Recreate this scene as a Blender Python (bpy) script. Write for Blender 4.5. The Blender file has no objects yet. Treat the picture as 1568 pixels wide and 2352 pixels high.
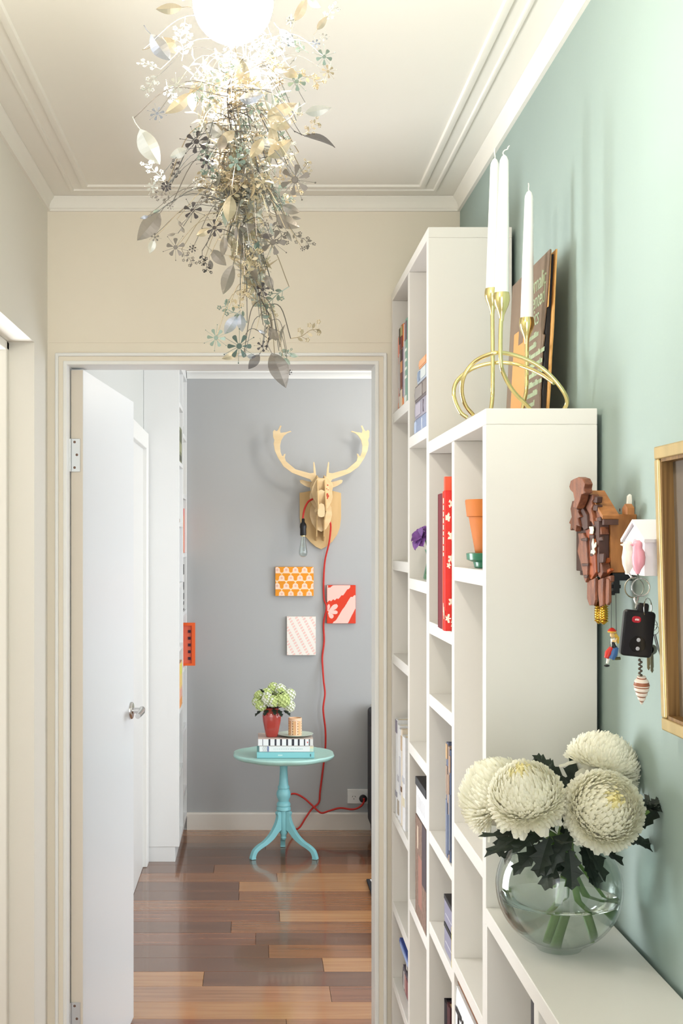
import bpy, bmesh, math, random
from mathutils import Vector, Matrix, Euler
R = random.Random(7)
SC = bpy.context.scene
COL = SC.collection
# ------------------------------------------------------------------ camera
F, VX, VY, CZ = 2950.0, 587.0, 1245.0, 1.57      # focal length in pixels of the 1568 px wide frame, horizon and eye height
cam = bpy.data.cameras.new('camera')
cam.sensor_fit = 'HORIZONTAL'; cam.sensor_width = 36.0
cam.lens = F / 1568.0 * 36.0
cam.shift_x = (784.0 - VX) / 1568.0
cam.shift_y = (VY - 1176.0) / 1568.0
cam.clip_start = 0.05; cam.clip_end = 100
camo = bpy.data.objects.new('camera', cam); COL.objects.link(camo)
camo.location = (0, 0, CZ); camo.rotation_euler = (math.pi/2, 0, 0)
SC.camera = camo
# ------------------------------------------------------------------ world, lamps, exposure
SC.view_settings.view_transform = 'Standard'; SC.view_settings.look = 'None'
SC.view_settings.gamma = 1.0; SC.view_settings.use_curve_mapping = False
SC.view_settings.exposure = 0.42
W = bpy.data.worlds.new('world'); SC.world = W; W.use_nodes = True
W.node_tree.nodes['Background'].inputs[0].default_value = (0.92, 0.96, 1.0, 1)
W.node_tree.nodes['Background'].inputs[1].default_value = 1.6
def area_light(name, loc, target, sx, sy, power, color):
    l = bpy.data.lights.new(name, 'AREA'); l.shape = 'RECTANGLE'; l.size = sx; l.size_y = sy
    l.energy = power; l.color = color
    o = bpy.data.objects.new(name, l); COL.objects.link(o); o.location = loc
    o.rotation_euler = (Vector(target) - Vector(loc)).to_track_quat('-Z', 'Y').to_euler()
    return o
area_light('added_front_fill', (-0.05, -0.95, 1.30), (-0.05, 3.3, 1.75), 0.95, 2.0, 12, (1.0, 0.98, 0.94))  # added soft fill from behind the camera, no actual door there
area_light('added_side_fill', (-1.70, 3.22, 1.30), (0.0, 2.35, 2.1), 0.7, 1.5, 50, (0.95, 0.97, 1.0))  # added fill through the left opening, lifts hall ceiling and shelf fronts
area_light('window_daylight', (2.62, 5.2, 1.45), (-0.5, 5.2, 1.35), 1.7, 1.7, 29, (0.86, 0.92, 1.0))
area_light('added_back_wall_fill', (1.6, 3.52, 1.1), (0.2, 7.0, 0.95), 1.0, 1.5, 26, (0.90, 0.95, 1.0))  # added fill for the grey back wall; the front wall has no window
def point_light(name, loc, r, power, color):
    l = bpy.data.lights.new(name, 'POINT'); l.energy = power; l.shadow_soft_size = r; l.color = color
    o = bpy.data.objects.new(name, l); COL.objects.link(o); o.location = loc
point_light('room_ceiling_lamp', (0.85, 6.25, 2.36), 0.07, 7.5, (1.0, 0.95, 0.86))
LAMP_STRENGTH = 150.0
# ------------------------------------------------------------------ helpers
def P(x, y, Y):                       # the point at depth Y seen at pixel (x, y)
    return Vector(((x-VX)*Y/F, Y, CZ-(y-VY)*Y/F))
def PX(x, y, X):                      # the point of the plane X = const seen at pixel (x, y)
    Y = X*F/(x-VX); return Vector((X, Y, CZ-(y-VY)*Y/F))
def lin(c):
    return tuple(((v/255.0)/12.92 if v/255.0 <= 0.04045 else ((v/255.0+0.055)/1.055)**2.4) for v in c)
MATS = {}
def mat(name, rgb, rough=0.5, metal=0.0, vary=0.0, vscale=(8, 8, 8), bump=0.0, bscale=60.0, coat=0.0, rgb2=None, trans=0.0, spec=0.5, sss=0.0, ior=1.45):
    if name in MATS: return MATS[name]
    m = bpy.data.materials.new(name); m.use_nodes = True
    nt = m.node_tree; b = nt.nodes['Principled BSDF']
    c = lin(rgb) + (1,)
    b.inputs['Base Color'].default_value = c
    b.inputs['Roughness'].default_value = rough; b.inputs['Metallic'].default_value = metal
    b.inputs['Specular IOR Level'].default_value = spec; b.inputs['IOR'].default_value = ior
    if coat: b.inputs['Coat Weight'].default_value = coat; b.inputs['Coat Roughness'].default_value = 0.08
    if trans: b.inputs['Transmission Weight'].default_value = trans
    if sss:
        b.inputs['Subsurface Weight'].default_value = sss; b.inputs['Subsurface Radius'].default_value = (0.01, 0.008, 0.006)
        b.inputs['Subsurface Scale'].default_value = 0.3
    if vary or rgb2 or bump:
        tc = nt.nodes.new('ShaderNodeTexCoord'); mp = nt.nodes.new('ShaderNodeMapping')
        nt.links.new(tc.outputs['Object'], mp.inputs[0]); mp.inputs['Scale'].default_value = vscale
    if vary or rgb2:
        nz = nt.nodes.new('ShaderNodeTexNoise'); nz.inputs['Scale'].default_value = 1.0; nz.inputs['Detail'].default_value = 5
        nt.links.new(mp.outputs[0], nz.inputs['Vector'])
        rp = nt.nodes.new('ShaderNodeValToRGB')
        c2 = lin(rgb2) + (1,) if rgb2 else tuple(max(0, v*(1-vary)) for v in c[:3]) + (1,)
        c1 = c if rgb2 else tuple(min(1, v*(1+vary*0.5)) for v in c[:3]) + (1,)
        rp.color_ramp.elements[0].position = 0.32; rp.color_ramp.elements[1].position = 0.68
        rp.color_ramp.elements[0].color = c2; rp.color_ramp.elements[1].color = c1
        nt.links.new(nz.outputs['Fac'], rp.inputs[0]); nt.links.new(rp.outputs[0], b.inputs['Base Color'])
    if bump:
        nb = nt.nodes.new('ShaderNodeTexNoise'); nb.inputs['Scale'].default_value = bscale; nb.inputs['Detail'].default_value = 3
        nt.links.new(tc.outputs['Object'], nb.inputs['Vector'])
        bp = nt.nodes.new('ShaderNodeBump'); bp.inputs['Strength'].default_value = bump; bp.inputs['Distance'].default_value = 0.002
        nt.links.new(nb.outputs['Fac'], bp.inputs['Height']); nt.links.new(bp.outputs[0], b.inputs['Normal'])
    MATS[name] = m
    return m
def emission(name, rgb, s):
    m = bpy.data.materials.new(name); m.use_nodes = True; nt = m.node_tree
    nt.nodes.remove(nt.nodes['Principled BSDF'])
    e = nt.nodes.new('ShaderNodeEmission'); e.inputs[0].default_value = rgb + (1,); e.inputs[1].default_value = s
    nt.links.new(e.outputs[0], nt.nodes['Material Output'].inputs[0]); return m
def thin_glass(name, rgb, refl=1.0):  # a thin clear shell: light passes straight, the surface mirrors by Fresnel
    m = bpy.data.materials.new(name); m.use_nodes = True; nt = m.node_tree
    nt.nodes.remove(nt.nodes['Principled BSDF'])
    t = nt.nodes.new('ShaderNodeBsdfTransparent'); t.inputs[0].default_value = lin(rgb) + (1,)
    g = nt.nodes.new('ShaderNodeBsdfGlossy'); g.inputs['Roughness'].default_value = 0.02
    lw = nt.nodes.new('ShaderNodeLayerWeight'); lw.inputs[0].default_value = 0.5      # symmetric for both faces of the sheet
    pw = nt.nodes.new('ShaderNodeMath'); pw.operation = 'POWER'; pw.inputs[1].default_value = 4.0
    ml = nt.nodes.new('ShaderNodeMath'); ml.operation = 'MULTIPLY_ADD'; ml.inputs[1].default_value = 0.75*refl; ml.inputs[2].default_value = 0.045*refl; ml.use_clamp = True
    mx = nt.nodes.new('ShaderNodeMixShader')
    nt.links.new(lw.outputs['Facing'], pw.inputs[0]); nt.links.new(pw.outputs[0], ml.inputs[0]); nt.links.new(ml.outputs[0], mx.inputs[0])
    nt.links.new(t.outputs[0], mx.inputs[1]); nt.links.new(g.outputs[0], mx.inputs[2])
    nt.links.new(mx.outputs[0], nt.nodes['Material Output'].inputs[0]); return m
def attr_mat(name, rough=0.7):        # flat print: colours stored per face of a fine grid
    if name in MATS: return MATS[name]
    m = bpy.data.materials.new(name); m.use_nodes = True; nt = m.node_tree; b = nt.nodes['Principled BSDF']
    a = nt.nodes.new('ShaderNodeAttribute'); a.attribute_name = 'print'
    nt.links.new(a.outputs['Color'], b.inputs['Base Color']); b.inputs['Roughness'].default_value = rough
    MATS[name] = m; return m
def cr(pts, n=6):                     # smooth curve through points
    pts = [Vector(p) for p in pts]; out = []
    q = [pts[0]*2-pts[1]] + pts + [pts[-1]*2-pts[-2]]
    for i in range(1, len(q)-2):
        a, b, c, d = q[i-1:i+3]
        for k in range(n):
            t = k/n
            out.append(0.5*((2*b)+(c-a)*t+(2*a-5*b+4*c-d)*t*t+(3*b-a-3*c+d)*t**3))
    out.append(pts[-1]); return out
ORG = {}
class MB:
    def __init__(s): s.v = []; s.f = []; s.m = []
    def add(s, vs, fs, m=0):
        n = len(s.v); s.v += [Vector(p) for p in vs]
        for f in fs: s.f.append([i+n for i in f]); s.m.append(m)
        return s
    def box(s, x0, x1, y0, y1, z0, z1, m=0, M=None):
        vs = [Vector(p) for p in ((x0,y0,z0),(x1,y0,z0),(x1,y1,z0),(x0,y1,z0),(x0,y0,z1),(x1,y0,z1),(x1,y1,z1),(x0,y1,z1))]
        if M: vs = [M @ p for p in vs]
        return s.add(vs, [(0,3,2,1),(4,5,6,7),(0,1,5,4),(1,2,6,5),(2,3,7,6),(3,0,4,7)], m)
    def prism(s, poly, ext, m=0):     # poly: 3-D points of a planar outline; ext: extrusion vector
        n = len(poly); ext = Vector(ext); poly = [Vector(p) for p in poly]
        vs = poly + [p+ext for p in poly]
        fs = [tuple(range(n))[::-1], tuple(range(n, 2*n))] + [(i, (i+1) % n, n+(i+1) % n, n+i) for i in range(n)]
        return s.add(vs, fs, m)
    def loft(s, rings, cap=True, m=0):
        n = len(rings[0]); vs = [p for r in rings for p in r]; fs = []
        for k in range(len(rings)-1):
            for i in range(n):
                fs.append((k*n+i, k*n+(i+1) % n, (k+1)*n+(i+1) % n, (k+1)*n+i))
        if cap: fs.append(tuple(range(n))[::-1]); fs.append(tuple((len(rings)-1)*n+i for i in range(n)))
        return s.add(vs, fs, m)
    def tube(s, pts, r, n=8, cap=True, m=0):
        pts = [Vector(p) for p in pts]; k = len(pts)
        rr = r if isinstance(r, (list, tuple)) else [r]*k
        if len(rr) != k: rr = [rr[0] + (rr[-1]-rr[0])*i/(k-1) for i in range(k)] if len(rr) == 2 else [rr[min(len(rr)-1, int(i*len(rr)/k))] for i in range(k)]
        up = None; rings = []
        for i, p in enumerate(pts):
            t = (pts[min(i+1, k-1)] - pts[max(i-1, 0)])
            t = t.normalized() if t.length > 1e-9 else Vector((0, 0, 1))
            if up is None: up = t.orthogonal().normalized()
            up = (up - t*up.dot(t)); up = up.normalized() if up.length > 1e-6 else t.orthogonal().normalized()
            b = t.cross(up)
            rings.append([p + (up*math.cos(a)+b*math.sin(a))*rr[i] for a in [2*math.pi*j/n for j in range(n)]])
        return s.loft(rings, cap, m)
    def lathe(s, prof, c=(0, 0, 0), n=24, m=0, M=None, cap=True):
        c = Vector(c); rings = []
        for r, z in prof:
            ring = [Vector((r*math.cos(2*math.pi*j/n), r*math.sin(2*math.pi*j/n), z)) for j in range(n)]
            rings.append([(M @ p if M else p) + c for p in ring])
        return s.loft(rings, cap, m)
    def ball(s, c, r, nu=12, nv=8, m=0, M=None):
        r = r if isinstance(r, (tuple, list, Vector)) else (r, r, r); c = Vector(c); rings = []
        for k in range(nv+1):
            th = math.pi*(0.02+0.96*k/nv)
            ring = [Vector((r[0]*math.sin(th)*math.cos(2*math.pi*j/nu), r[1]*math.sin(th)*math.sin(2*math.pi*j/nu), -r[2]*math.cos(th))) for j in range(nu)]
            rings.append([(M @ p if M else p)+c for p in ring])
        return s.loft(rings, True, m)
    def xform(s, M): s.v = [M @ p for p in s.v]; return s
    def build(s, name, mats, parent=None, smooth=False, bevel=0.0, seg=2, recenter=True):
        me = bpy.data.meshes.new(name)
        o = bpy.data.objects.new(name, me); COL.objects.link(o)
        if parent is not None:
            org = ORG[parent.name]; o.parent = parent; ORG[o.name] = org
        elif recenter:
            xs = [p.x for p in s.v]; ys = [p.y for p in s.v]
            org = Vector(((min(xs)+max(xs))/2, (min(ys)+max(ys))/2, min(p.z for p in s.v)))
            o.location = org; ORG[o.name] = org
        else: org = Vector((0, 0, 0)); ORG[o.name] = org
        me.from_pydata([tuple(p-org) for p in s.v], [], s.f)
        for mm in (mats if isinstance(mats, (list, tuple)) else [mats]): me.materials.append(mm)
        if any(s.m): me.polygons.foreach_set('material_index', s.m)
        bm = bmesh.new(); bm.from_mesh(me); bmesh.ops.recalc_face_normals(bm, faces=bm.faces); bm.to_mesh(me); bm.free()
        if smooth:
            me.shade_smooth(); me.set_sharp_from_angle(angle=math.radians(42))
        if bevel:
            b = o.modifiers.new('edge', 'BEVEL'); b.width = bevel; b.segments = seg; b.limit_method = 'ANGLE'; b.angle_limit = math.radians(40)
        me.update()
        return o
def tag(o, label=None, cat=None, group=None, kind=None):
    if label: o['label'] = label
    if cat: o['category'] = cat
    if group: o['group'] = group
    if kind: o['kind'] = kind
    return o
def thing(name, label, cat, loc=(0, 0, 0), group=None):
    o = bpy.data.objects.new(name, None); o.empty_display_size = 0.02; COL.objects.link(o); o.location = loc
    ORG[o.name] = Vector(loc); return tag(o, label, cat, group)
def struct(o, label=None): o['kind'] = 'structure'; return tag(o, label)
def raster(name, parent, o, u, v, nx, ny, fn, thick=0.0006, rough=0.7):   # a flat print on a surface: o corner, u and v edge vectors
    o, u, v = Vector(o), Vector(u), Vector(v); nrm = u.cross(v).normalized()
    me = bpy.data.meshes.new(name); org = ORG[parent.name]
    vs = [tuple(o + u*(i/nx) + v*(j/ny) + nrm*thick - org) for j in range(ny+1) for i in range(nx+1)]
    fs = [(j*(nx+1)+i, j*(nx+1)+i+1, (j+1)*(nx+1)+i+1, (j+1)*(nx+1)+i) for j in range(ny) for i in range(nx)]
    me.from_pydata(vs, [], fs)
    at = me.color_attributes.new('print', 'FLOAT_COLOR', 'CORNER'); data = []
    for j in range(ny):
        for i in range(nx):
            c = lin(fn((i+0.5)/nx, (j+0.5)/ny)); data += list(c + (1.0,))*4
    at.data.foreach_set('color', data)
    me.materials.append(attr_mat('print_ink', rough))
    ob = bpy.data.objects.new(name, me); COL.objects.link(ob); ob.parent = parent; ORG[ob.name] = org
    return ob
def text(name, body, parent, M, size, m, depth=0.0003, align='LEFT'):
    cu = bpy.data.curves.new(name, 'FONT'); cu.body = body; cu.size = size; cu.extrude = depth; cu.align_x = align; cu.resolution_u = 3
    t = bpy.data.objects.new(name+'_tmp', cu); COL.objects.link(t)
    dg = bpy.context.evaluated_depsgraph_get(); me = bpy.data.meshes.new_from_object(t.evaluated_get(dg))
    bpy.data.objects.remove(t); bpy.data.curves.remove(cu)
    org = ORG[parent.name]; me.transform(Matrix.Translation(-org) @ M)
    me.materials.clear(); me.materials.append(m)
    ob = bpy.data.objects.new(name, me); COL.objects.link(ob); ob.parent = parent; ORG[ob.name] = org
    return ob
def basis(o, x, y, z): # matrix with given columns
    M = Matrix.Identity(4)
    for k, c in enumerate((x, y, z)):
        for i in range(3): M[i][k] = c[i]
    for i in range(3): M[i][3] = o[i]
    return M
# ------------------------------------------------------------------ materials
CREAM = mat('cream_wall_paint', (236, 228, 211), 0.75, vary=0.03, vscale=(2, 2, 2), bump=0.06, bscale=90)
LEFTW = mat('pale_wall_paint', (233, 230, 220), 0.7, bump=0.05, bscale=90)
CEIL = mat('ceiling_paint', (243, 240, 231), 0.85)
TEAL = mat('teal_wall_paint', (150, 168, 162), 0.6, vary=0.03, vscale=(3, 3, 3), bump=0.05, bscale=110)
GREY = mat('grey_wall_paint', (178, 180, 181), 0.75, bump=0.05, bscale=110)
WHITE = mat('white_gloss_paint', (238, 239, 236), 0.35)
SHELF = mat('white_shelf_board', (224, 221, 215), 0.38)
DOORW = mat('white_door_paint', (222, 226, 228), 0.35)
EDGE = mat('bare_door_edge', (224, 215, 200), 0.6)
CHROME = mat('brushed_chrome', (205, 205, 205), 0.22, 1.0)
STEEL = mat('hinge_steel', (196, 200, 202), 0.4, 0.7)
DARK = mat('dark_metal', (40, 38, 40), 0.4, 0.3)
BRASS = mat('polished_brass', (238, 222, 160), 0.14, 1.0)
WAX = mat('white_wax', (244, 243, 238), 0.32, sss=0.15)
WICK = mat('wick_cotton', (235, 232, 222), 0.8)
BLACKP = mat('black_plastic', (22, 22, 25), 0.35)
PAPER = mat('page_paper', (232, 222, 198), 0.8, vary=0.06, vscale=(300, 300, 300))
BLACKB = mat('black_cover', (28, 27, 32), 0.5)
WHITEB = mat('white_cover', (232, 232, 230), 0.55)
# ================================================================== the setting
XL, XR, YE = -0.545, 0.5345, 3.363
CH = 2.472
HY = -0.9
# hall walls
m = MB(); m.box(XL-0.10, XL, 3.163, YE, 0, CH); m.box(XL-0.10, XL, 2.25, 3.163, 2.062, CH); m.box(XL-0.10, XL, HY, 2.25, 0, CH)
struct(m.build('wall_left', LEFTW, recenter=False), 'pale left wall of the hall with a door opening')
m = MB(); m.box(XR, XR+0.10, HY, YE, 0, CH)
struct(m.build('wall_right', TEAL, recenter=False), 'mint teal painted wall on the right of the hall')
OX0, OX1, OZ = -0.4935, 0.312, 2.034
G_ = 0.0105
m = MB(); m.box(-0.95, OX0-G_, YE, YE+0.10, 0, 2.60); m.box(OX1+G_, 2.70, YE, YE+0.10, 0, 2.60); m.box(OX0-G_, OX1+G_, YE, YE+0.10, OZ+G_, 2.60)
struct(m.build('wall_end', CREAM, recenter=False), 'cream end wall of the hall with the doorway')
m = MB(); m.box(XL-0.10, XR+0.10, HY, YE, CH, CH+0.1)
struct(m.build('ceiling', CEIL, recenter=False), 'off-white ceiling of the hall')
# cornices, swept with mitred corners
PROF = [(0, 2.435), (0.008, 2.435), (0.009, 2.440), (0.006, 2.444), (0.0075, 2.452), (0.012, 2.460), (0.019, 2.466), (0.021, 2.4715), (0, 2.4715)]
def rib(d0, d1, h): return [(d0, CH), (d0+0.15*(d1-d0), CH-0.8*h), ((d0+d1)/2, CH-h), (d1-0.15*(d1-d0), CH-0.8*h), (d1, CH)]
def sweep_side(side, prof):
    A, B = [], []
    for d, z in prof:
        if side == 'left': A.append(Vector((XL+d, HY, z))); B.append(Vector((XL+d, YE-d, z)))
        if side == 'right': A.append(Vector((XR-d, HY, z))); B.append(Vector((XR-d, YE-d, z)))
        if side == 'end': A.append(Vector((XL+d, YE-d, z))); B.append(Vector((XR-d, YE-d, z)))
    return MB().loft([A, B])
for k, side in enumerate(('left', 'end', 'right')):
    o = struct(sweep_side(side, PROF).build('trim_%d' % (k+1), CEIL, recenter=False, smooth=True), 'moulded cornice along the hall ceiling')
    for d0, d1, h in ((0.070, 0.081, 0.005), (0.104, 0.122, 0.006)):
        sweep_side(side, rib(d0, d1, h)).build('ceiling_rib', CEIL, parent=o, smooth=True)
# picture rail line on the end wall, doorway trim
m = MB(); m.box(XL, XR, YE-0.002, YE, 2.092, 2.097)
struct(m.build('trim_4', CREAM, recenter=False))
def frame_u(x0, x1, zt, w, y0, y1):   # three-sided frame around the doorway, inner edges x0, x1, zt
    q = MB()
    o = [(x0-w, 0), (x0-w, zt+w), (x1+w, zt+w), (x1+w, 0), (x1, 0), (x1, zt), (x0, zt), (x0, 0)]
    return q.prism([(a, y0, b) for a, b in o], (0, y1-y0, 0))
fr = struct(frame_u(OX0, OX1, OZ, 0.010, YE-0.006, YE+0.103).build('trim_5', WHITE, recenter=False, bevel=0.002), 'white doorway frame in the cream wall')
frame_u(OX0-0.010, OX1+0.010, OZ+0.010, 0.012, YE-0.002, YE).build('frame_face', CREAM, parent=fr)
frame_u(OX0-0.022, OX1+0.022, OZ+0.022, 0.009, YE-0.009, YE).build('frame_bead', WHITE, parent=fr, bevel=0.003)
# left doorway lining and its closed door
m = MB(); m.box(XL-0.100, XL-0.062, 3.135, 3.163, 0, 2.062); m.box(XL-0.100, XL-0.062, 2.25, 3.163, 2.04, 2.062)
struct(m.build('trim_6', LEFTW, recenter=False, bevel=0.003), 'door stop in the left opening')
# unseen shell added past the left opening, keeps world light off its reveal
m = MB(); m.box(-2.4, -2.3, 1.3, 3.8, 0, CH); m.box(-2.3, XL-0.10, 1.2, 1.3, 0, CH); m.box(-2.3, -0.95, 3.70, 3.80, 0, CH); m.box(-0.96, -0.64, 3.463, 3.80, 0, CH)
struct(m.build('wall_left_shield', mat('shield_wall_paint', (176, 170, 162), 0.8), recenter=False), 'taupe walls of the added light shield beyond the left opening')
m = MB(); m.box(-2.4, XL-0.10, 1.2, 3.8, CH, CH+0.08)
struct(m.build('ceiling_left_shield', CEIL, recenter=False))
m = MB(); m.box(-2.4, XL-0.10, 1.2, 3.8, -0.05, 0.0)
struct(m.build('floor_left_shield', mat('shield_floor', (120, 88, 66), 0.4), recenter=False))
# floor boards, one object each
PLANKC = {'golden': ((186, 136, 90), (164, 114, 70)), 'mid': ((156, 104, 66), (128, 84, 52)), 'dark': ((122, 82, 58), (98, 66, 48)), 'tan': ((176, 128, 92), (146, 102, 70)), 'red': ((146, 96, 66), (112, 70, 48))}
PM = {}
for k, (a, b) in PLANKC.items():
    PM[k] = mat('wood_'+k, a, 0.20, rgb2=b, vscale=(2.2, 38, 38), bump=0.02, bscale=40, coat=0.5)
m = MB(); m.box(-0.55, 2.70, YE, 7.02, -0.05, -0.012); m.box(XL-0.10, XR+0.10, HY, YE, -0.05, -0.012)
floor = struct(m.build('floor', mat('floor_bed', (60, 42, 32), 0.8), recenter=False), 'glossy brown timber floor boards')
SPEC = {14: [(0.25, 'dark'), (9, 'golden')], 15: [(-0.188, 'golden'), (9, 'dark')], 16: [(0.26, 'tan'), (9, 'red')], 17: [(9, 'golden')],
        8: [(-0.074, 'dark'), (9, 'mid')], 7: [(-0.076, 'dark'), (9, 'golden')], 13: [(0.05, 'dark'), (9, 'mid')], 12: [(0.0, 'red'), (9, 'dark')],
        11: [(-0.1, 'dark'), (9, 'mid')], 10: [(0.1, 'red'), (9, 'golden')], 9: [(9, 'mid')], 18: [(0.1, 'red'), (9, 'mid')], 6: [(0.1, 'mid'), (9, 'golden')],
        5: [(-0.2, 'dark'), (9, 'mid')], 4: [(0.3, 'dark'), (9, 'red')], 3: [(9, 'dark')], 2: [(0.05, 'dark'), (9, 'mid')], 1: [(9, 'mid')], 0: [(9, 'tan')]}
def plank(x0, x1, y0, y1, k):
    q = MB().box(x0+0.0006, x1-0.0006, y0+0.0006, y1-0.0006, -0.012, 0.0)
    q.build('plank', PM[k], parent=floor, bevel=0.0007, seg=1)
for r in range(23):
    y1 = 7.02 - r*0.155; y0 = y1-0.155
    segs = SPEC.get(r, [(R.uniform(-0.2, 0.4), R.choice(['dark', 'mid', 'tan'])), (9, R.choice(['mid', 'golden', 'red']))])
    x = -0.55
    for xe, k in segs:
        if xe == 9:
            xb = x + R.uniform(1.1, 1.8)
            plank(x, xb, y0, y1, k); plank(xb, 2.70, y0, y1, R.choice(['mid', 'red', 'dark']))
        else: plank(x, xe, y0, y1, k); x = xe
for r in range(28):
    y1 = 3.455 - r*0.155; y0 = max(y1-0.155, HY)
    if y1 > HY+0.02: plank(XL-0.10, XR+0.10, y0, y1, R.choice(['dark', 'mid', 'golden', 'red', 'tan']))
# back room
RW = 2.66
m = MB(); m.box(-0.62, 2.76, 7.02, 7.10, 0, 2.52)
struct(m.build('wall_back', GREY, recenter=False), 'grey wall at the far end of the back room')
m = MB(); m.box(-0.64, -0.55, YE+0.10, 7.02, 0, 2.52)
struct(m.build('wall_side', mat('side_wall_paint', (206, 209, 206), 0.7), recenter=False), 'pale side wall of the back room')
m = MB(); m.box(RW, RW+0.1, YE+0.10, 4.3, 0, 2.52); m.box(RW, RW+0.1, 6.1, 7.02, 0, 2.52); m.box(RW, RW+0.1, 4.3, 6.1, 0, 0.55); m.box(RW, RW+0.1, 4.3, 6.1, 2.35, 2.52)
struct(m.build('wall_window', mat('window_wall_paint', (226, 226, 222), 0.7), recenter=False), 'pale wall of the back room with the window opening')
m = MB(); m.box(-0.62, 2.76, YE+0.10, 7.10, 2.50, 2.60)
struct(m.build('ceiling_back', CEIL, recenter=False), 'white ceiling of the back room')
m = MB()
pf = [(0, 2.4625), (0.006, 2.4625), (0.008, 2.470), (0.03, 2.488), (0.045, 2.491), (0.05, 2.4995), (0, 2.4995)]
m.loft([[Vector((-0.375, 7.02-d, z)) for d, z in pf], [Vector((2.66, 7.02-d, z)) for d, z in pf]])
struct(m.build('trim_7', WHITE, recenter=False, smooth=True), 'white cornice above the grey wall')
m = MB(); m.prism([(-0.375, 7.02, 0), (-0.375, 7.003, 0), (-0.375, 7.003, 0.086), (-0.375, 7.009, 0.093), (-0.375, 7.02, 0.093)], (3.03, 0, 0))
struct(m.build('baseboard_back', mat('skirting_paint', (226, 221, 213), 0.4), recenter=False), 'white skirting board under the grey wall')
# door in the side wall beyond, with its architrave
m = MB(); o_ = [(5.30, 0.0), (5.30, 2.10), (6.285, 2.10), (6.285, 0.0), (6.195, 0.0), (6.195, 2.02), (5.39, 2.02), (5.39, 0.0)]
m.prism([(-0.55, a, b) for a, b in o_], (0.027, 0, 0))
ar = struct(m.build('trim_8', WHITE, recenter=False, bevel=0.004), 'white architrave round the side door')
m = MB(); m.box(-0.549, -0.543, 5.39, 6.195, 0.004, 2.02)
struct(m.build('door_3', mat('side_door_paint', (228, 229, 227), 0.4), recenter=False), 'closed pale door in the side wall of the back room')
# the open door
DX0, DX1, DY0, DW = -0.4925, -0.4590, 3.418, 0.80
m = MB(); m.box(DX0+0.0006, DX1, DY0+0.0012, DY0+DW, 0.010, 2.030, 0)
ang = math.radians(-4.2)
piv = Matrix.Translation((DX1, DY0, 0)) @ Matrix.Rotation(ang, 4, 'Z') @ Matrix.Translation((-DX1, -DY0, 0))
m.xform(piv)
door = struct(m.build('door_1', DOORW, recenter=False, bevel=0.0012), 'white flush door standing open into the back room')
m = MB().box(DX0+0.001, DX1-0.001, DY0, DY0+0.0014, 0.012, 2.028).xform(piv); m.build('door_edge', EDGE, parent=door)
for zt in (1.845, 0.345):
    m = MB(); m.box(DX0+0.001, DX0+0.026, DY0-0.002, DY0+0.0006, zt-0.088, zt)
    m.tube([(DX0-0.001, DY0-0.004, zt-0.088), (DX0-0.001, DY0-0.004, zt)], 0.0042, 10)
    h = m.build('hinge', STEEL, parent=door, bevel=0.0006)
    for a, b in ((0.011, 0.009), (0.017, 0.043), (0.011, 0.077)):
        MB().lathe([(0.0001, 0.0009), (0.0032, 0.0006), (0.0036, 0)], (DX0+a, DY0-0.0021, zt-b), 10, M=Matrix.Rotation(math.pi/2, 4, 'X')).build('screw', mat('rusty_screw', (120, 96, 84), 0.5, 0.6), parent=h)
hy = DY0+DW-0.065; hz = 1.0; hx = DX1
hz = CZ-(1632-VY)*4.15/F
m = MB(); RX = Matrix.Rotation(math.pi/2, 4, 'Y')
rose = MB().lathe([(0.0275, 0), (0.0275, 0.006), (0.025, 0.009), (0.012, 0.0095)], (hx, hy, hz), 24, M=RX).xform(piv).build('rose', CHROME, parent=door, smooth=True)
MB().tube([(hx+0.008, hy, hz), (hx+0.038, hy, hz)], 0.0095, 14).xform(piv).build('spindle', CHROME, parent=rose, smooth=True)
lv = MB().tube([(hx+0.036, hy+0.014, hz+0.002), (hx+0.041, hy-0.02, hz), (hx+0.042, hy-0.105, hz-0.004)], [0.0105, 0.010, 0.0085], 14).xform(piv).build('lever', CHROME, parent=door, smooth=True)
# ================================================================== the stepped bookcases along the right wall
XF, XB = 0.354, 0.526
TV, TS = 0.027, 0.025
def panel(name, par, x0, x1, y0, y1, z0, z1): return MB().box(x0, x1, y0, y1, z0, z1).build(name, SHELF, parent=par, bevel=0.0012)
YT, YD1, YT0 = 3.352, 2.984, 2.637
tall = thing('tall_bookcase', 'tallest white open bookcase standing against the end wall', 'bookcase', ((XF+XB)/2, (YT+YT0)/2, 0))
panel('top_panel', tall, XF, XB, YT0, YT, 2.195, 2.217)
panel('side_panel', tall, XF, XB, YT0, YT0+TV, 0, 2.195); panel('side_panel', tall, XF, XB, YT-0.026, YT, 0, 2.195)
panel('divider', tall, XF+0.001, XB, YD1-TV/2, YD1+TV/2, 0.06, 2.195)
panel('back_panel', tall, XB-0.006, XB, YT0+TV, YT-0.026, 0.06, 2.195)
for z in (1.902, 1.523, 1.281, 0.872, 0.640, 0.443, 0.085): panel('shelf', tall, XF+0.001, XB-0.006, YD1+TV/2, YT-0.026, z-TS, z)
for z in (1.812, 1.487, 1.108, 0.745, 0.40, 0.085): panel('shelf', tall, XF+0.001, XB-0.006, YT0+TV, YD1-TV/2, z-TS, z)
panel('plinth', tall, XF+0.02, XB, YT0+TV, YT-0.026, 0, 0.06)
YM0, YD2, YM1 = 1.978, 2.314, 2.636
mid = thing('medium_bookcase', 'middle white open bookcase with the brass candelabra on top', 'bookcase', ((XF+XB)/2, (YM0+YM1)/2, 0))
panel('top_panel', mid, XF, XB, YM0, YM1, 1.751, 1.776)
panel('side_panel', mid, XF, XB, YM0, YM0+0.028, 0, 1.751); panel('side_panel', mid, XF, XB, YM1-0.010, YM1, 0, 1.751)
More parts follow.
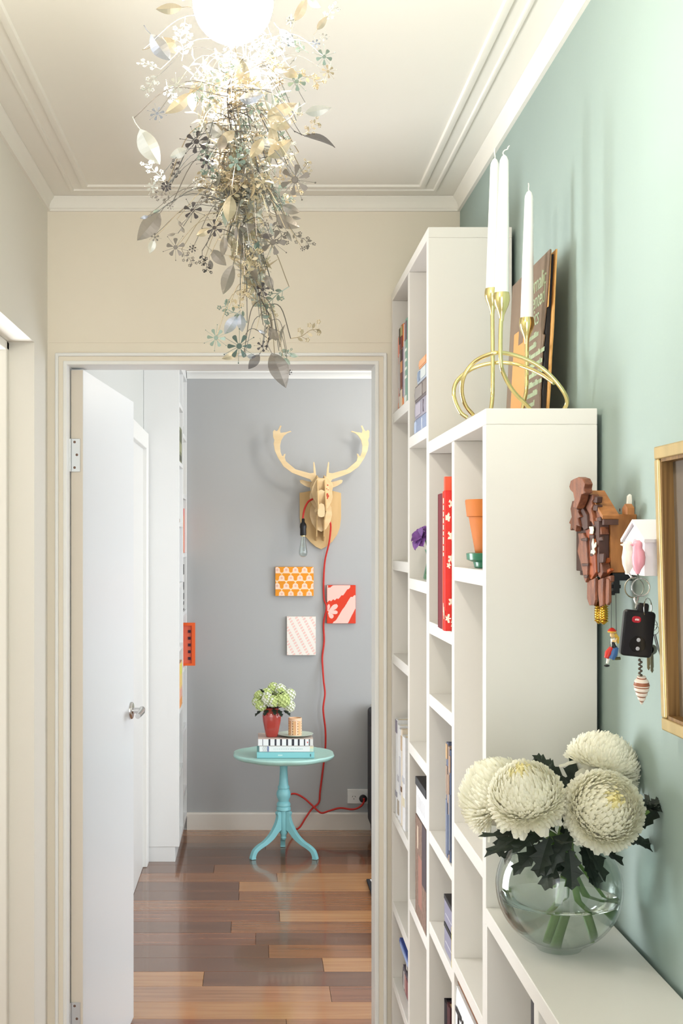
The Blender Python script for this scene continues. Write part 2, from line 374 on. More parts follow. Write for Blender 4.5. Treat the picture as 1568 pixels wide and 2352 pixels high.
panel('divider', mid, XF+0.001, XB, YD2-TV/2, YD2+TV/2, 0.06, 1.751)
panel('back_panel', mid, XB-0.006, XB, YM0+0.028, YM1-0.010, 0.06, 1.751)
for z in (1.408, 1.260, 0.980, 0.795, 0.47, 0.085): panel('shelf', mid, XF+0.001, XB-0.006, YD2+TV/2, YM1-0.010, z-TS, z)
for z in (1.526, 1.068, 0.825, 0.46, 0.085): panel('shelf', mid, XF+0.001, XB-0.006, YM0+0.028, YD2-TV/2, z-TS, z)
panel('plinth', mid, XF+0.02, XB, YM0+0.028, YM1-0.01, 0, 0.06)
YB0, YB1 = 0.80, 1.977
bench = thing('low_bookcase', 'lowest white bookcase carrying the glass vase of chrysanthemums', 'bookcase', ((XF+XB)/2, (YB0+YB1)/2, 0))
panel('top_panel', bench, XF, XB, YB0, YB1, 0.982, 1.007)
panel('side_panel', bench, XF, XB, YB0, YB0+0.028, 0, 0.982); panel('side_panel', bench, XF, XB, YB1-0.010, YB1, 0, 0.982)
for y in (1.628, 1.230): panel('divider', bench, XF+0.001, XB, y-0.012, y+0.012, 0.06, 0.982)
panel('back_panel', bench, XB-0.006, XB, YB0+0.028, YB1-0.01, 0.06, 0.982)
for z in (0.52, 0.085): 
    for a, b in ((1.640, YB1-0.01), (1.242, 1.616), (YB0+0.028, 1.218)): panel('shelf', bench, XF+0.001, XB-0.006, a, b, z-TS, z)
panel('plinth', bench, XF+0.02, XB, YB0+0.028, YB1-0.01, 0, 0.06)
# ------------------------------------------------------------------ books
CM = {}
def cmat(rgb, rough=0.5):
    k = 'cover_%d_%d_%d' % rgb
    if k not in MATS: mat(k, rgb, rough, vary=0.05, vscale=(120, 120, 120), spec=0.2)
    return MATS[k]
def book(name, label, M, t, d, h, rgb, bands=(), group=None, page=PAPER, cat='book', rough=0.5):
    """local frame: spine at x=0 facing -x, thickness along y 0..t, height along z 0..h, depth along +x"""
    c = min(0.0022, t*0.14)
    q = MB()
    q.box(0.001, d, 0, c, 0, h, M=M); q.box(0.001, d, t-c, t, 0, h, M=M)
    ring = [(0.002, 0), (0.0004, t*0.12), (-0.0008, t*0.5), (0.0004, t*0.88), (0.002, t)]
    pin = [(0.0042, t-c), (0.0042, c)]
    q.prism([M @ Vector((a, b, 0)) for a, b in ring+pin], M.to_3x3() @ Vector((0, 0, h)))
    loc = M @ Vector((d/2, t/2, 0))
    b = thing(name, label, cat, loc, group)
    cov = q.build('cover', cmat(rgb, rough), parent=b)
    MB().box(0.0045, d-0.003, c, t-c, 0.003, h-0.003, M=M).build('pages', page, parent=b)
    if bands:
        q = MB(); ms = []
        for k, (z0, z1, col) in enumerate(bands):
            y0, y1 = 0.14, 0.86
            q.box(-0.0013, 0.0005, t*y0, t*y1, h*z0, h*z1, m=k, M=M); ms.append(cmat(col))
        q.build('spine_print', ms, parent=cov)
    return b
def stand(x, y, z, lean=0.0): # spine faces -X, lean about X
    return Matrix.Translation((x, y, z)) @ Matrix.Rotation(lean, 4, 'X')
def flat(x, y, z): # lying book, spine faces -X; its height runs along -Y from y, thickness up
    return basis((x, y, z), (1, 0, 0), (0, 0, 1), (0, -1, 0))
SH = 'books on the tall bookcase by the doorway'
# far column, top shelf
row = [(0.022, 0.188, (196, 140, 128), ((.02, .1, (214, 150, 120)), (.3, .62, (196, 190, 186)), (.72, .98, (226, 148, 130))), 'pink and grey spined book at the far end of the top shelf row'),
       (0.026, 0.205, (120, 112, 112), ((.03, .16, (206, 206, 196)), (.2, .68, (178, 172, 168)), (.8, .99, (62, 56, 46))), 'grey spined book second from the far end of the top shelf'),
       (0.050, 0.206, (148, 92, 66), ((.02, .22, (222, 204, 176)), (.25, .42, (120, 64, 44)), (.43, .56, (206, 142, 90)), (.57, .7, (70, 52, 42)), (.72, .86, (122, 52, 48)), (.87, .98, (166, 160, 110))), 'thick brown orange and maroon spined book in the top shelf row'),
       (0.024, 0.203, (214, 122, 62), ((.02, .1, (222, 140, 80)), (.12, .72, (112, 96, 116)), ), 'orange and mauve spined book in the top shelf row'),
       (0.018, 0.198, (216, 210, 208), ((.1, .8, (196, 190, 196)),), 'slim pale spined book in the top shelf row'),
       (0.052, 0.205, (122, 158, 142), ((.02, .1, (214, 222, 212)), (.3, .33, (230, 236, 226)), (.4, .43, (230, 236, 226)), (.5, .53, (230, 236, 226)), (.62, .65, (230, 236, 226)), (.75, .97, (116, 100, 110))), 'sage green spined book nearest the divider on the top shelf')]
y = 3.262
for t, h, c, b, lb in row:
    book('book', lb, stand(0.362, y-t, 1.9025), t-0.001, 0.135, h, c, b, SH); y -= t
# stacked books, second column
z = 1.8125
for t, l, dy, c, b, lb in [(0.036, 0.232, 0.000, (138, 150, 176), ((.05, .2, (176, 190, 214)), (.6, .63, (220, 226, 236))), 'blue lying book at the bottom of the stack'),
        (0.038, 0.215, 0.012, (150, 146, 158), ((.1, .5, (176, 170, 182)), (.68, .72, (110, 100, 112))), 'grey lavender lying book second from the bottom of the stack'),
        (0.038, 0.215, 0.012, (112, 102, 102), ((.05, .62, (150, 144, 140)), (.7, .95, (136, 128, 122))), 'taupe lying book in the middle of the stack'),
        (0.030, 0.165, 0.055, (166, 174, 184), ((.1, .3, (124, 140, 164)), (.45, .9, (196, 202, 200))), 'pale blue lying book near the top of the stack'),
        (0.020, 0.135, 0.085, (206, 148, 104), ((.1, .9, (214, 160, 120)),), 'small orange lying book on top of the stack')]:
    book('book', lb, flat(0.364, 2.952-dy, z), t-0.001, 0.14, l, c, b, SH); z += t
book('book', 'tall slate blue book standing beside the stack by the side panel', stand(0.360, 2.6705, 1.8125), 0.022, 0.14, 0.29, (74, 82, 112), ((.1, .9, (92, 100, 130)),), SH)
# purple silk flower in a pale green bud vase
vz = 1.4875; vx, vy = 0.388, 2.850
bv = thing('bud_vase', 'small pale green glass vase holding the purple flower', 'vase', (vx, vy, vz))
Mv = Matrix.Rotation(math.radians(-10), 4, 'Y')
MB().lathe([(0.015, 0.0), (0.017, 0.003), (0.015, 0.014), (0.0095, 0.036), (0.0085, 0.052), (0.0135, 0.066), (0.0118, 0.066), (0.0068, 0.052), (0.0075, 0.036), (0.012, 0.014), (0.006, 0.004)], (vx, vy, vz), 20).build('vase_body', thin_glass('green_glass', (190, 226, 206), 1.6), parent=bv, smooth=True)
pf_ = thing('purple_flower', 'deep purple petalled flower standing in the small glass vase', 'flower', (vx, vy, vz+0.01))
MB().tube([(vx, vy, vz+0.012), (vx-0.002, vy, vz+0.055), (vx-0.012, vy+0.006, vz+0.092)], 0.0018, 6).build('stem', mat('stem_green', (74, 104, 60), 0.6), parent=pf_)
PURP = mat('purple_petal', (132, 82, 156), 0.6, rgb2=(92, 52, 116), vscale=(40, 40, 40))
fc = Vector((vx-0.017, vy+0.006, vz+0.092))
fa_ = Vector((-0.72, -0.45, 0.45)).normalized(); fu_ = fa_.orthogonal().normalized(); fv_ = fa_.cross(fu_)
for k in range(14):
    a = k*2*math.pi/7 + (0.45 if k >= 7 else 0); el = 0.15 if k < 7 else 0.75
    d = ((fu_*math.cos(a)+fv_*math.sin(a))*math.cos(el) + fa_*math.sin(el)).normalized()
    s_ = d.cross(fa_).normalized(); L = R.uniform(0.026, 0.033)*(1 if k < 7 else 0.8); w = L*0.46
    n_ = s_.cross(d)
    rings = []
    for t_, ww, up in ((0.05, 0.2, 0), (0.35, 0.9, 0.10), (0.65, 1.0, 0.06), (0.88, 0.55, -0.08), (1.0, 0.08, -0.18)):
        c_ = fc + d*L*t_ + n_*L*up
        rings.append([c_ - s_*w*ww + n_*0.003, c_, c_ + s_*w*ww + n_*0.003, c_ - n_*0.0006])
    MB().loft(rings).build('petal', PURP, parent=pf_, smooth=True)
# second column, lower shelves: white box with a black lid on a brown portrait album
t1 = thing('photo_album', 'brown portrait-printed album standing under the white box', 'album', (0.43, 2.79, 0.7455))
MB().box(0.357, 0.50, 2.688, 2.868, 0.7455, 0.965).build('cover', mat('album_brown', (118, 92, 76), 0.45, rgb2=(86, 62, 52), vscale=(8, 14, 5)), parent=t1, bevel=0.001)
def album(u, v):
    if 0.30 < u < 0.62 and 0.12 < v < 0.62: return (150, 106, 92)
    if abs(u-0.22) < 0.05 and abs(v-0.80) < 0.10: return (196, 178, 158)
    if u > 0.62 and v > 0.4: return (64, 50, 56)
    return (126, 102, 88) if (u+v) % 0.2 > 0.05 else (110, 84, 70)
raster('cover_print', t1, (0.357, 2.868, 0.7455), (0, -0.180, 0), (0, 0, 0.2195), 18, 22, album)
wb = thing('white_box', 'white box with a black lid lying on the brown album', 'box', (0.43, 2.79, 0.9655))
MB().box(0.358, 0.49, 2.695, 2.866, 0.9655, 1.030).build('box_body', WHITEB, parent=wb, bevel=0.0015)
MB().box(0.356, 0.492, 2.693, 2.868, 1.030, 1.048).build('lid', BLACKB, parent=wb, bevel=0.0015)
for k in range(6): MB().box(0.3574, 0.358, 2.72+0.022*k, 2.73+0.022*k, 0.985, 1.012).build('faint_stripe', cmat((206, 206, 210)), parent=wb)
# far column: white magazines
y = 3.305
for t, h, c, b, lb in [(0.050, 0.246, (226, 227, 229), ((.86, .99, (136, 130, 146)), (.2, .25, (150, 148, 160))), 'white magazine with a grey top band beside the wall'),
        (0.040, 0.238, (232, 233, 235), ((.05, .2, (170, 158, 140)), (.4, .46, (190, 190, 198))), 'second white magazine from the wall with a beige print'),
        (0.034, 0.232, (224, 226, 230), ((.3, .7, (206, 208, 214)),), 'third white magazine from the wall with a grey title line'),
        (0.028, 0.236, (226, 214, 196), ((.78, .93, (208, 186, 160)), (.35, .40, (120, 90, 70))), 'cream magazine with a dark mark on its spine'),
        (0.060, 0.225, (232, 233, 236), ((.25, .34, (224, 216, 190)), (.5, .56, (198, 200, 208))), 'widest white magazine nearest the divider')]:
    book('magazine', lb, stand(0.359, y-t, 0.8725), t-0.0015, 0.14, h, c, b, 'white magazines on the tall bookcase', cat='magazine'); y -= t
# far column, low shelf: dark framed book, striped book, blue folder
book('book', 'dark framed book with red and white spine lying on the low shelf', flat(0.372, 3.25, 0.4435), 0.058, 0.13, 0.25, (92, 84, 96), ((.1, .16, (220, 216, 214)), (.2, .3, (196, 150, 146)), (.32, .55, (150, 96, 98)), (.6, .75, (216, 214, 216))), 'books on the low shelf')
book('book', 'black and white striped book lying on the low shelf', flat(0.375, 3.20, 0.502), 0.055, 0.12, 0.20, (30, 28, 34), ((.05, .12, (236, 234, 230)), (.24, .31, (236, 234, 230)), (.43, .50, (236, 234, 230)), (.62, .69, (236, 234, 230)), (.81, .88, (236, 234, 230))), 'books on the low shelf')
book('folder', 'blue folder lying on top of the striped book', flat(0.362, 3.235, 0.558), 0.016, 0.13, 0.235, (64, 86, 158), ((.1, .9, (150, 170, 214)),), 'books on the low shelf', cat='folder')
# medium bookcase, far column
b1 = book('book', 'dark maroon album standing beside the red book', stand(0.3455, 2.3525, 1.4085), 0.091, 0.15, 0.252, (112, 34, 44), (), 'large red books', rough=0.6)
rb = book('book', 'bright red book with a white floral pattern on its cover', stand(0.3430, 2.3295, 1.4085), 0.0215, 0.15, 0.255, (214, 42, 34), (), 'large red books')
RED2 = mat('red_orange_cloth', (226, 84, 50), 0.5)
MB().box(0.3418, 0.3428, 2.3440, 2.3510, 1.409, 1.6625).build('spine_strip', RED2, parent=rb)
MB().box(0.3440, 0.356, 2.332, 2.349, 1.6635, 1.689).build('top_tab', RED2, parent=rb)
CRE = mat('cream_ink', (238, 226, 206), 0.6)
q = MB(); zz_ = 1.650
for k in range(9):
    l_ = R.uniform(0.006, 0.013); q.box(0.3414, 0.3424, 2.3355, 2.3425, zz_-l_, zz_); zz_ -= l_+0.003
q.build('spine_title', CRE, parent=rb)
def red_cover(u, v):
    x, z = (u*0.06) % 0.030, v*0.253
    for cx, cz, r in ((0.013, 0.230, 0.008), (0.004, 0.205, 0.006), (0.012, 0.172, 0.0085), (0.020, 0.140, 0.008), (0.011, 0.130, 0.007), (0.006, 0.118, 0.004), (0.012, 0.052, 0.007), (0.004, 0.022, 0.006), (0.016, 0.012, 0.007)):
        a = math.atan2(z-cz, x-cx); rr = math.hypot((z-cz)*0.7, x-cx)
        if rr < r*(0.75+0.25*math.cos(5*a)): return (244, 232, 214)
    return (214, 42, 34)
raster('cover_print', rb, (0.3440, 2.3295, 1.4095), (0.060, 0, 0), (0, 0, 0.253), 72, 110, red_cover)
q = MB()
for k in range(3): q.box(0.3415, 0.3427, 2.332+0.004*k, 2.3345+0.004*k, 1.430+0.006*k, 1.445+0.007*k)
q.build('spine_emblem', CRE, parent=rb)
# cup lying on its side
cup = thing('painted_bowl', 'cream bowl with a blue and navy inside tipped on its side', 'bowl', (0.405, 2.41, 1.2605))
Mc = Matrix.Rotation(math.radians(68), 4, 'X') @ Matrix.Rotation(math.radians(0), 4, 'Z')
cc = Vector((0.411, 2.415, 1.2955))
CB = mat('cream_glaze', (240, 232, 208), 0.25); NV = mat('navy_glaze', (34, 52, 104), 0.25); BL = mat('blue_glaze', (86, 142, 172), 0.25)
MB().lathe([(0.010, -0.022), (0.024, -0.020), (0.036, -0.006), (0.0385, 0.010), (0.0355, 0.0115), (0.0330, -0.004)], cc, 28, M=Mc, cap=False).build('bowl_wall', CB, parent=cup, smooth=True)
MB().lathe([(0.0338, 0.004), (0.0330, -0.004), (0.0268, -0.012)], cc, 28, M=Mc, cap=False).build('navy_band', NV, parent=cup, smooth=True)
MB().lathe([(0.0272, -0.0105), (0.022, -0.016), (0.001, -0.019)], cc, 28, M=Mc).build('bowl_inside', BL, parent=cup, smooth=True)
# magazines and boxes lower down
for k, (t, h, c, b, lb) in enumerate([(0.024, 0.214, (92, 100, 126), ((.02, .5, (120, 128, 150)), (.55, .8, (160, 140, 126)), (.86, .99, (190, 158, 120))), 'blue and brown spined magazine on the third shelf'),
        (0.018, 0.210, (150, 128, 112), ((.05, .4, (96, 108, 136)), (.5, .75, (188, 160, 140))), 'brown spined magazine on the third shelf'),
        (0.016, 0.206, (70, 82, 108), ((.1, .6, (130, 136, 150)), (.8, .95, (180, 150, 128))), 'navy spined magazine on the third shelf')]):
    book('magazine', lb, stand(0.358, 2.418-sum([0.024, 0.018, 0.016][:k+1]), 0.9805), t-0.001, 0.14, h, c, b, 'magazines on the third shelf', cat='magazine')
MB_ = [(0.795, 'lower lavender grey boxed book of the pair on the fourth shelf'), (0.8475, 'upper lavender grey boxed book of the pair on the fourth shelf')]
for zz, lb in MB_:
    bb = thing('boxed_book', lb, 'box', (0.43, 2.40, zz), 'boxed books on the fourth shelf')
    slv = MB().box(0.360, 0.49, 2.34, 2.452, zz+0.0005, zz+0.043).build('sleeve', cmat((138, 136, 156)), parent=bb, bevel=0.001)
    MB().box(0.3594, 0.360, 2.36, 2.435, zz+0.018, zz+0.0195).build('sleeve_line', cmat((206, 206, 214)), parent=slv)
    MB().box(0.359, 0.491, 2.339, 2.453, zz+0.043, zz+0.0515).build('top_board', BLACKB, parent=bb, bevel=0.001)
    pass
yl = thing('yellow_card', 'pale yellow card propped beside the boxed books', 'card', (0.364, 2.337, 0.796)); MB().box(0.356, 0.43, 2.3355, 2.3375, 0.796, 0.870).build('card', cmat((238, 224, 140)), parent=yl)
for k, (y0, t, h, c, pc, lb) in enumerate([(2.425, 0.036, 0.226, (30, 26, 32), (34, 30, 36), 'black bound book on the lowest visible shelf'), (2.385, 0.038, 0.232, (74, 40, 44), (214, 190, 150), 'maroon book with cream page tops on the lowest visible shelf'),
        (2.338, 0.044, 0.190, (70, 92, 140), (214, 184, 130), 'blue book with golden page tops on the lowest visible shelf')]):
    book('book', lb, stand(0.360, y0, 0.4705), t, 0.14, h, c, ((.2, .5, (90, 110, 90)),) if k == 0 else (), 'books on the lowest visible shelf', page=cmat(pc))
# medium bookcase, near column: flower pot on its saucer
px_, py_ = 0.394, 2.15
TC = mat('terracotta', (196, 112, 44), 0.7, vary=0.08, vscale=(30, 30, 30)); GG = mat('green_ceramic', (52, 118, 90), 0.25, vary=0.15, vscale=(20, 20, 60))
sc = thing('saucer', 'green glazed saucer under the terracotta pot', 'saucer', (px_, py_, 1.5265))
MB().lathe([(0.026, 0), (0.028, 0.001), (0.030, 0.010), (0.0405, 0.014), (0.0415, 0.0245), (0.039, 0.0255), (0.037, 0.018), (0.026, 0.0165), (0.001, 0.016)], (px_, py_, 1.5265), 32).build('saucer_body', GG, parent=sc, smooth=True)
pt = thing('flower_pot', 'empty terracotta flower pot standing on the green saucer', 'pot', (px_, py_, 1.543))
MB().lathe([(0.024, 0), (0.025, 0.001), (0.0375, 0.070), (0.036, 0.090), (0.034, 0.085), (0.022, 0.006), (0.001, 0.005)], (px_, py_, 1.543), 32).build('pot_body', TC, parent=pt, smooth=True)
MB().lathe([(0.0375, 0.069), (0.0405, 0.070), (0.0432, 0.0955), (0.0425, 0.098), (0.037, 0.098), (0.035, 0.085)], (px_, py_, 1.543), 32, cap=False).build('pot_rim', TC, parent=pt, smooth=True)
# big white book with lettering
bw = book('book', 'large white cookbook with black capital letters on its spine', flat(0.3585, 2.30, 0.658), 0.118, 0.15, 0.285, (234, 235, 236), (), 'large white book')
text('spine_lettering', 'THA', bw, basis((0.3565, 2.296, 0.672), (0, -1, 0), (0, 0, 1), (-1, 0, 0)), 0.105, BLACKB)
kb = book('book', 'thin brown book lying on the large white book', flat(0.3625, 2.30, 0.7775), 0.010, 0.14, 0.28, (122, 78, 48), (), 'large white book')
lw = book('book', 'plain white book at the bottom under the large lettered book', flat(0.3585, 2.30, 0.4605), 0.196, 0.15, 0.285, (226, 226, 226), (), 'large white book')
# low bookcase: black box file
bf = thing('box_file', 'black box file standing against the divider of the low bookcase', 'file', (0.44, 1.66, 0.521))
MB().box(0.362, 0.50, 1.6405, 1.692, 0.5205, 0.972).build('file_case', BLACKB, parent=bf, bevel=0.002)
MB().lathe([(0.010, 0), (0.010, 0.001), (0.007, 0.001), (0.007, 0)], (0.362, 1.656, 0.62), 16, M=Matrix.Rotation(-math.pi/2, 4, 'Y'), cap=False).build('finger_ring', CHROME, parent=bf)
# ================================================================== on top of the medium bookcase
ZT = 1.7765
hold = thing('candelabra', 'polished brass three-armed candelabra of looping rods', 'candle holder', (0.42, 2.12, ZT))
RR = 0.0034
def rod(pts, name='rod', r=RR): return MB().tube(cr(pts, 7), r, 12).build(name, BRASS, parent=hold, smooth=True)
c1, c2, c3 = Vector((0.396, 2.15, 1.9640)), Vector((0.3885, 2.03, 1.9335)), Vector((0.464, 2.20, 1.9235))
def on(x, y, Y): return P(x, y, Y)
rod([c1, on(1131, 800, 2.15), on(1131, 880, 2.15), on(1130, 915, 2.15), (0.389, 2.135, ZT+RR+0.006), (0.374, 2.11, ZT+RR)])
rod([c2, on(1149, 770, 2.03), on(1150, 835, 2.03), on(1160, 868, 2.04), on(1180, 900, 2.05), on(1207, 928, 2.06), (0.45, 2.08, ZT+RR)])
rod([c3, on(1209, 850, 2.20), on(1208, 895, 2.20), on(1203, 922, 2.19), (0.448, 2.17, ZT+RR+0.004), (0.436, 2.14, ZT+RR)])
rod([(0.354+RR, 2.170, ZT+RR), on(1056, 945, 2.172), on(1042, 908, 2.175), on(1050, 874, 2.18), on(1088, 845, 2.18), on(1140, 833, 2.17), on(1190, 838, 2.16), on(1240, 858, 2.12), on(1272, 880, 2.09)], 'loop')
rod([(0.354+RR, 2.115, ZT+RR), on(1068, 930, 2.10), on(1060, 898, 2.09), on(1066, 862, 2.08), on(1092, 829, 2.07), on(1130, 812, 2.05), on(1165, 812, 2.05), on(1210, 826, 2.05), on(1250, 850, 2.05), on(1285, 887, 2.05), on(1302, 920, 2.055), (0.494, 2.065, ZT+RR)], 'loop')
for c in (c1, c2, c3):
    MB().lathe([(0.0034, -0.014), (0.0042, -0.006), (0.0072, 0.002), (0.0112, 0.011), (0.0130, 0.019), (0.0129, 0.025), (0.0118, 0.0305), (0.0110, 0.0305), (0.0113, 0.021), (0.006, 0.008)], c, 28).build('candle_cup', BRASS, parent=hold, smooth=True)
for c, lb, bend in ((c1, 'white taper candle furthest towards the tall bookcase', ((0, 0, 0), (0.0005, 0, 0.006), (-0.0006, 0, 0.012), (0, 0, 0.019))), (c2, 'white taper candle with a kinked wick nearest the hall', ((0, 0, 0), (-0.002, 0, 0.005), (0.0005, 0, 0.009), (0.005, 0, 0.011), (0.006, 0, 0.014), (0.0085, 0, 0.0165))), (c3, 'shorter-looking white taper candle in the lowest cup', ((0, 0, 0), (-0.001, 0, 0.005), (-0.0005, 0, 0.010), (-0.001, 0, 0.015)))):
    b0 = c + Vector((0, 0, 0.0095))
    L = 0.238
    t = thing('taper_candle', lb, 'candle', b0, 'white taper candles')
    tilt = Matrix.Rotation(math.radians(1.0), 4, 'Y')
    cb_ = MB().lathe([(0.0060, 0), (0.0104, 0.012), (0.0110, 0.0225), (0.0092, 0.13), (0.0074, L-0.014), (0.0068, L-0.008), (0.0042, L-0.002), (0.0012, L+0.001)], b0, 28, M=tilt).build('candle_body', WAX, parent=t, smooth=True)
    tip = b0 + tilt @ Vector((0, 0, L-0.001))
    MB().tube(cr([tip+Vector(p) for p in bend], 4), 0.0009, 6).build('wick', WICK, parent=cb_)
# kraft songbook leaning on the wall
KR = mat('kraft_cover', (128, 106, 86), 0.45, rgb2=(112, 90, 72), vscale=(14, 14, 14))
KI = mat('kraft_inside', (214, 160, 92), 0.7, vary=0.1, vscale=(20, 20, 20)); PINK = mat('songbook_black', (24, 22, 26), 0.6)
MINT = mat('mint_ink', (168, 184, 150), 0.6); ORG_ = mat('orange_ink', (212, 152, 88), 0.6)
sb = thing('songbook', 'worn brown book with mint lettering leaning on the teal wall', 'book', (0.50, 2.30, ZT))
lean = 0.0145/0.285; SBH = 0.286
def sbp(x, y, z): return Vector((x + z*lean, y, ZT+0.0002+z))
def slab(x, th, y0, y1, z0, z1, nm, m, wob=None):
    ys = [(y0, z0)] + [(y1, z0), (y1, z1)] + [(y0, z1)]
    if wob: ys = [(y1, z0), (y1, z1)] + wob
    return MB().prism([sbp(x, a, b) for a, b in ys], (th, 0, 0)).build(nm, m, parent=sb)
NY = 2.160
slab(0.4800, 0.0022, NY, 2.475, 0, SBH, 'front_cover', KR, wob=[(NY, SBH), (NY+0.006, 0.22), (NY+0.012, 0.185), (NY+0.020, 0.155), (NY+0.024, 0.148), (NY+0.012, 0.143), (NY+0.020, 0.120), (NY+0.022, 0.09), (NY+0.014, 0.085), (NY+0.021, 0.05), (NY+0.016, 0.02), (NY+0.014, 0)])
slab(0.4835, 0.006, NY+0.012, 2.470, 0.002, SBH-0.006, 'pages', PINK)
slab(0.4900, 0.0025, NY-0.003, 2.475, 0, SBH, 'back_cover', KI, wob=[(NY-0.001, SBH), (NY-0.003, 0.2), (NY-0.006, 0.16), (NY-0.002, 0.1), (NY-0.004, 0.05), (NY+0.002, 0)])
slab(0.4826, 0.0006, NY+0.001, NY+0.014, 0.19, SBH-0.001, 'torn_flap', KI)
Zx = Vector((lean, 0, 1)).normalized()
def sbt(nm, s, y, z, size): text(nm, s, sb, basis(sbp(0.4797, y, z), (0, -1, 0), Zx, Vector((-1, 0, lean)).normalized()), size, MINT)
sbt('title_line', 'urnalic', 2.292, 0.232, 0.043); sbt('title_line', 'ented', 2.278, 0.202, 0.043); sbt('title_line', 'ics', 2.262, 0.172, 0.043)
for k in range(9):
    q = MB(); yy = 2.288; end = (2.215, 2.23, 2.165, 2.18, 2.16, 2.175, 2.205, 2.225, 2.20)[k]; z0 = 0.150-0.0172*k
    while yy > end:
        l_ = R.uniform(0.004, 0.011); hh = R.choice((0.0072, 0.0072, 0.0100))
        q.prism([sbp(0.4797, yy, z0), sbp(0.4797, yy-l_, z0), sbp(0.4797, yy-l_, z0+hh), sbp(0.4797, yy, z0+hh)], (0.0003, 0, 0)); yy -= l_+0.0018
    q.build('small_line', MINT, parent=sb)
slab(0.4795, 0.0006, 2.305, 2.430, 0, 0.185, 'orange_panel', ORG_)
slab(0.4791, 0.0006, 2.345, 2.385, 0.158, 0.215, 'printed_figure', KR)
# ================================================================== vase of chrysanthemums on the low bookcase
VC = Vector((0.419, 1.775, 1.0945)); VR = 0.0865
vase = thing('globe_vase', 'round clear glass globe vase half full of water', 'vase', (VC.x, VC.y, 1.0072))
def arc(r, a0, a1, n): return [(r*math.sin(a), -r*math.cos(a)) for a in [a0+(a1-a0)*k/n for k in range(n+1)]]
pr = [(0.0005, -VR+0.0006), (0.030, -VR+0.0006)] + arc(VR, 0.40, 2.62, 30) 
rim = pr[-1]
pr += [(rim[0]+0.0008, rim[1]+0.002), (rim[0]-0.001, rim[1]+0.003), (rim[0]-0.0022, rim[1]+0.001)] + [(r, z) for r, z in reversed(arc(VR-0.0028, 0.10, 2.60, 30))] + [(0.0005, -VR+0.0035)]
MB().lathe(pr, VC, 56, cap=False).build('glass_globe', thin_glass('vase_glass', (246, 250, 249), 1.1), parent=vase, smooth=True)
wl = -0.0165; RW_ = VR-0.0034
aw = math.acos(-wl/RW_)
wp = [(0.0005, -RW_)] + arc(RW_, 0.05, aw, 22)
wp += [(math.sqrt(RW_**2-wl**2)-0.003, wl-0.0015), (0.05, wl-0.002), (0.0005, wl-0.002)]
MB().lathe(wp, VC, 56, cap=False).build('water', mat('clear_water', (250, 252, 252), 0.0, trans=1.0, ior=1.33), parent=vase, smooth=True)
STEMG = mat('chrysanthemum_stem', (112, 142, 72), 0.5, vary=0.2, vscale=(60, 60, 30)); LEAFG = mat('dark_leaf', (34, 48, 34), 0.6, rgb2=(24, 34, 26), vscale=(30, 30, 30))
PET = mat('cream_petal', (253, 251, 236), 0.55); PETY = mat('yellow_petal', (250, 242, 190), 0.55)
for m_ in (PET, PETY):           # petals let some light through
    nt_ = m_.node_tree; tr_ = nt_.nodes.new('ShaderNodeBsdfTranslucent'); mx_ = nt_.nodes.new('ShaderNodeMixShader'); pb_ = nt_.nodes['Principled BSDF']
    tr_.inputs[0].default_value = pb_.inputs['Base Color'].default_value; mx_.inputs[0].default_value = 0.42
    nt_.links.new(pb_.outputs[0], mx_.inputs[1]); nt_.links.new(tr_.outputs[0], mx_.inputs[2]); nt_.links.new(mx_.outputs[0], nt_.nodes['Material Output'].inputs[0])
def petal(q, root, d, ax, L, w, curl, m, droop=0.0):
    side = d.cross(ax)
    side = side.normalized() if side.length > 0.05 else d.orthogonal().normalized()
    nrm = side.cross(d).normalized()
    if nrm.dot(ax) < 0: nrm = -nrm
    vs = []
    for t, ww, lift in ((0.0, 0.35, 0.0), (0.45, 0.85, 0.02-droop*0.15), (0.78, 1.0, curl*0.45-droop*0.5), (1.0, 0.42, curl-droop)):
        c = root + d*(L*t*(1-0.18*abs(curl)*t)) + nrm*(L*lift)
        vs += [c - side*w*ww*0.5 + nrm*w*0.20, c, c + side*w*ww*0.5 + nrm*w*0.20]
    fs = []
    for k in range(3):
        for j in range(2): fs.append((3*k+j, 3*k+j+1, 3*k+j+4, 3*k+j+3))
    q.add(vs, fs, m)
def leaf_mesh(q, base, d, up, L, w, lobes=3, fold=0.25, droop=0.3, m=0):
    d = Vector(d).normalized(); side = d.cross(Vector(up)); side = side.normalized() if side.length > 0.02 else d.orthogonal().normalized(); nrm = side.cross(d)
    n = lobes*3+2; vs = []
    for k in range(n+1):
        t = k/n; base_w = math.sin(math.pi*min(1, t*0.9+0.08))**0.8
        notch = (1.0, 0.92, 0.5)[k % 3] if 0 < k < n else 0.35
        ww = w*0.5*base_w*notch if k < n else 0.0003
        c = base + d*L*t - nrm*L*droop*t*t
        vs += [c - side*ww + nrm*ww*fold + d*(0.10*L*(k % 3 == 0)), c, c + side*ww + nrm*ww*fold + d*(0.10*L*(k % 3 == 0))]
    fs = []
    for k in range(n):
        for j in range(2): fs.append((3*k+j, 3*k+j+1, 3*k+j+4, 3*k+j+3))
    q.add(vs, fs, m)
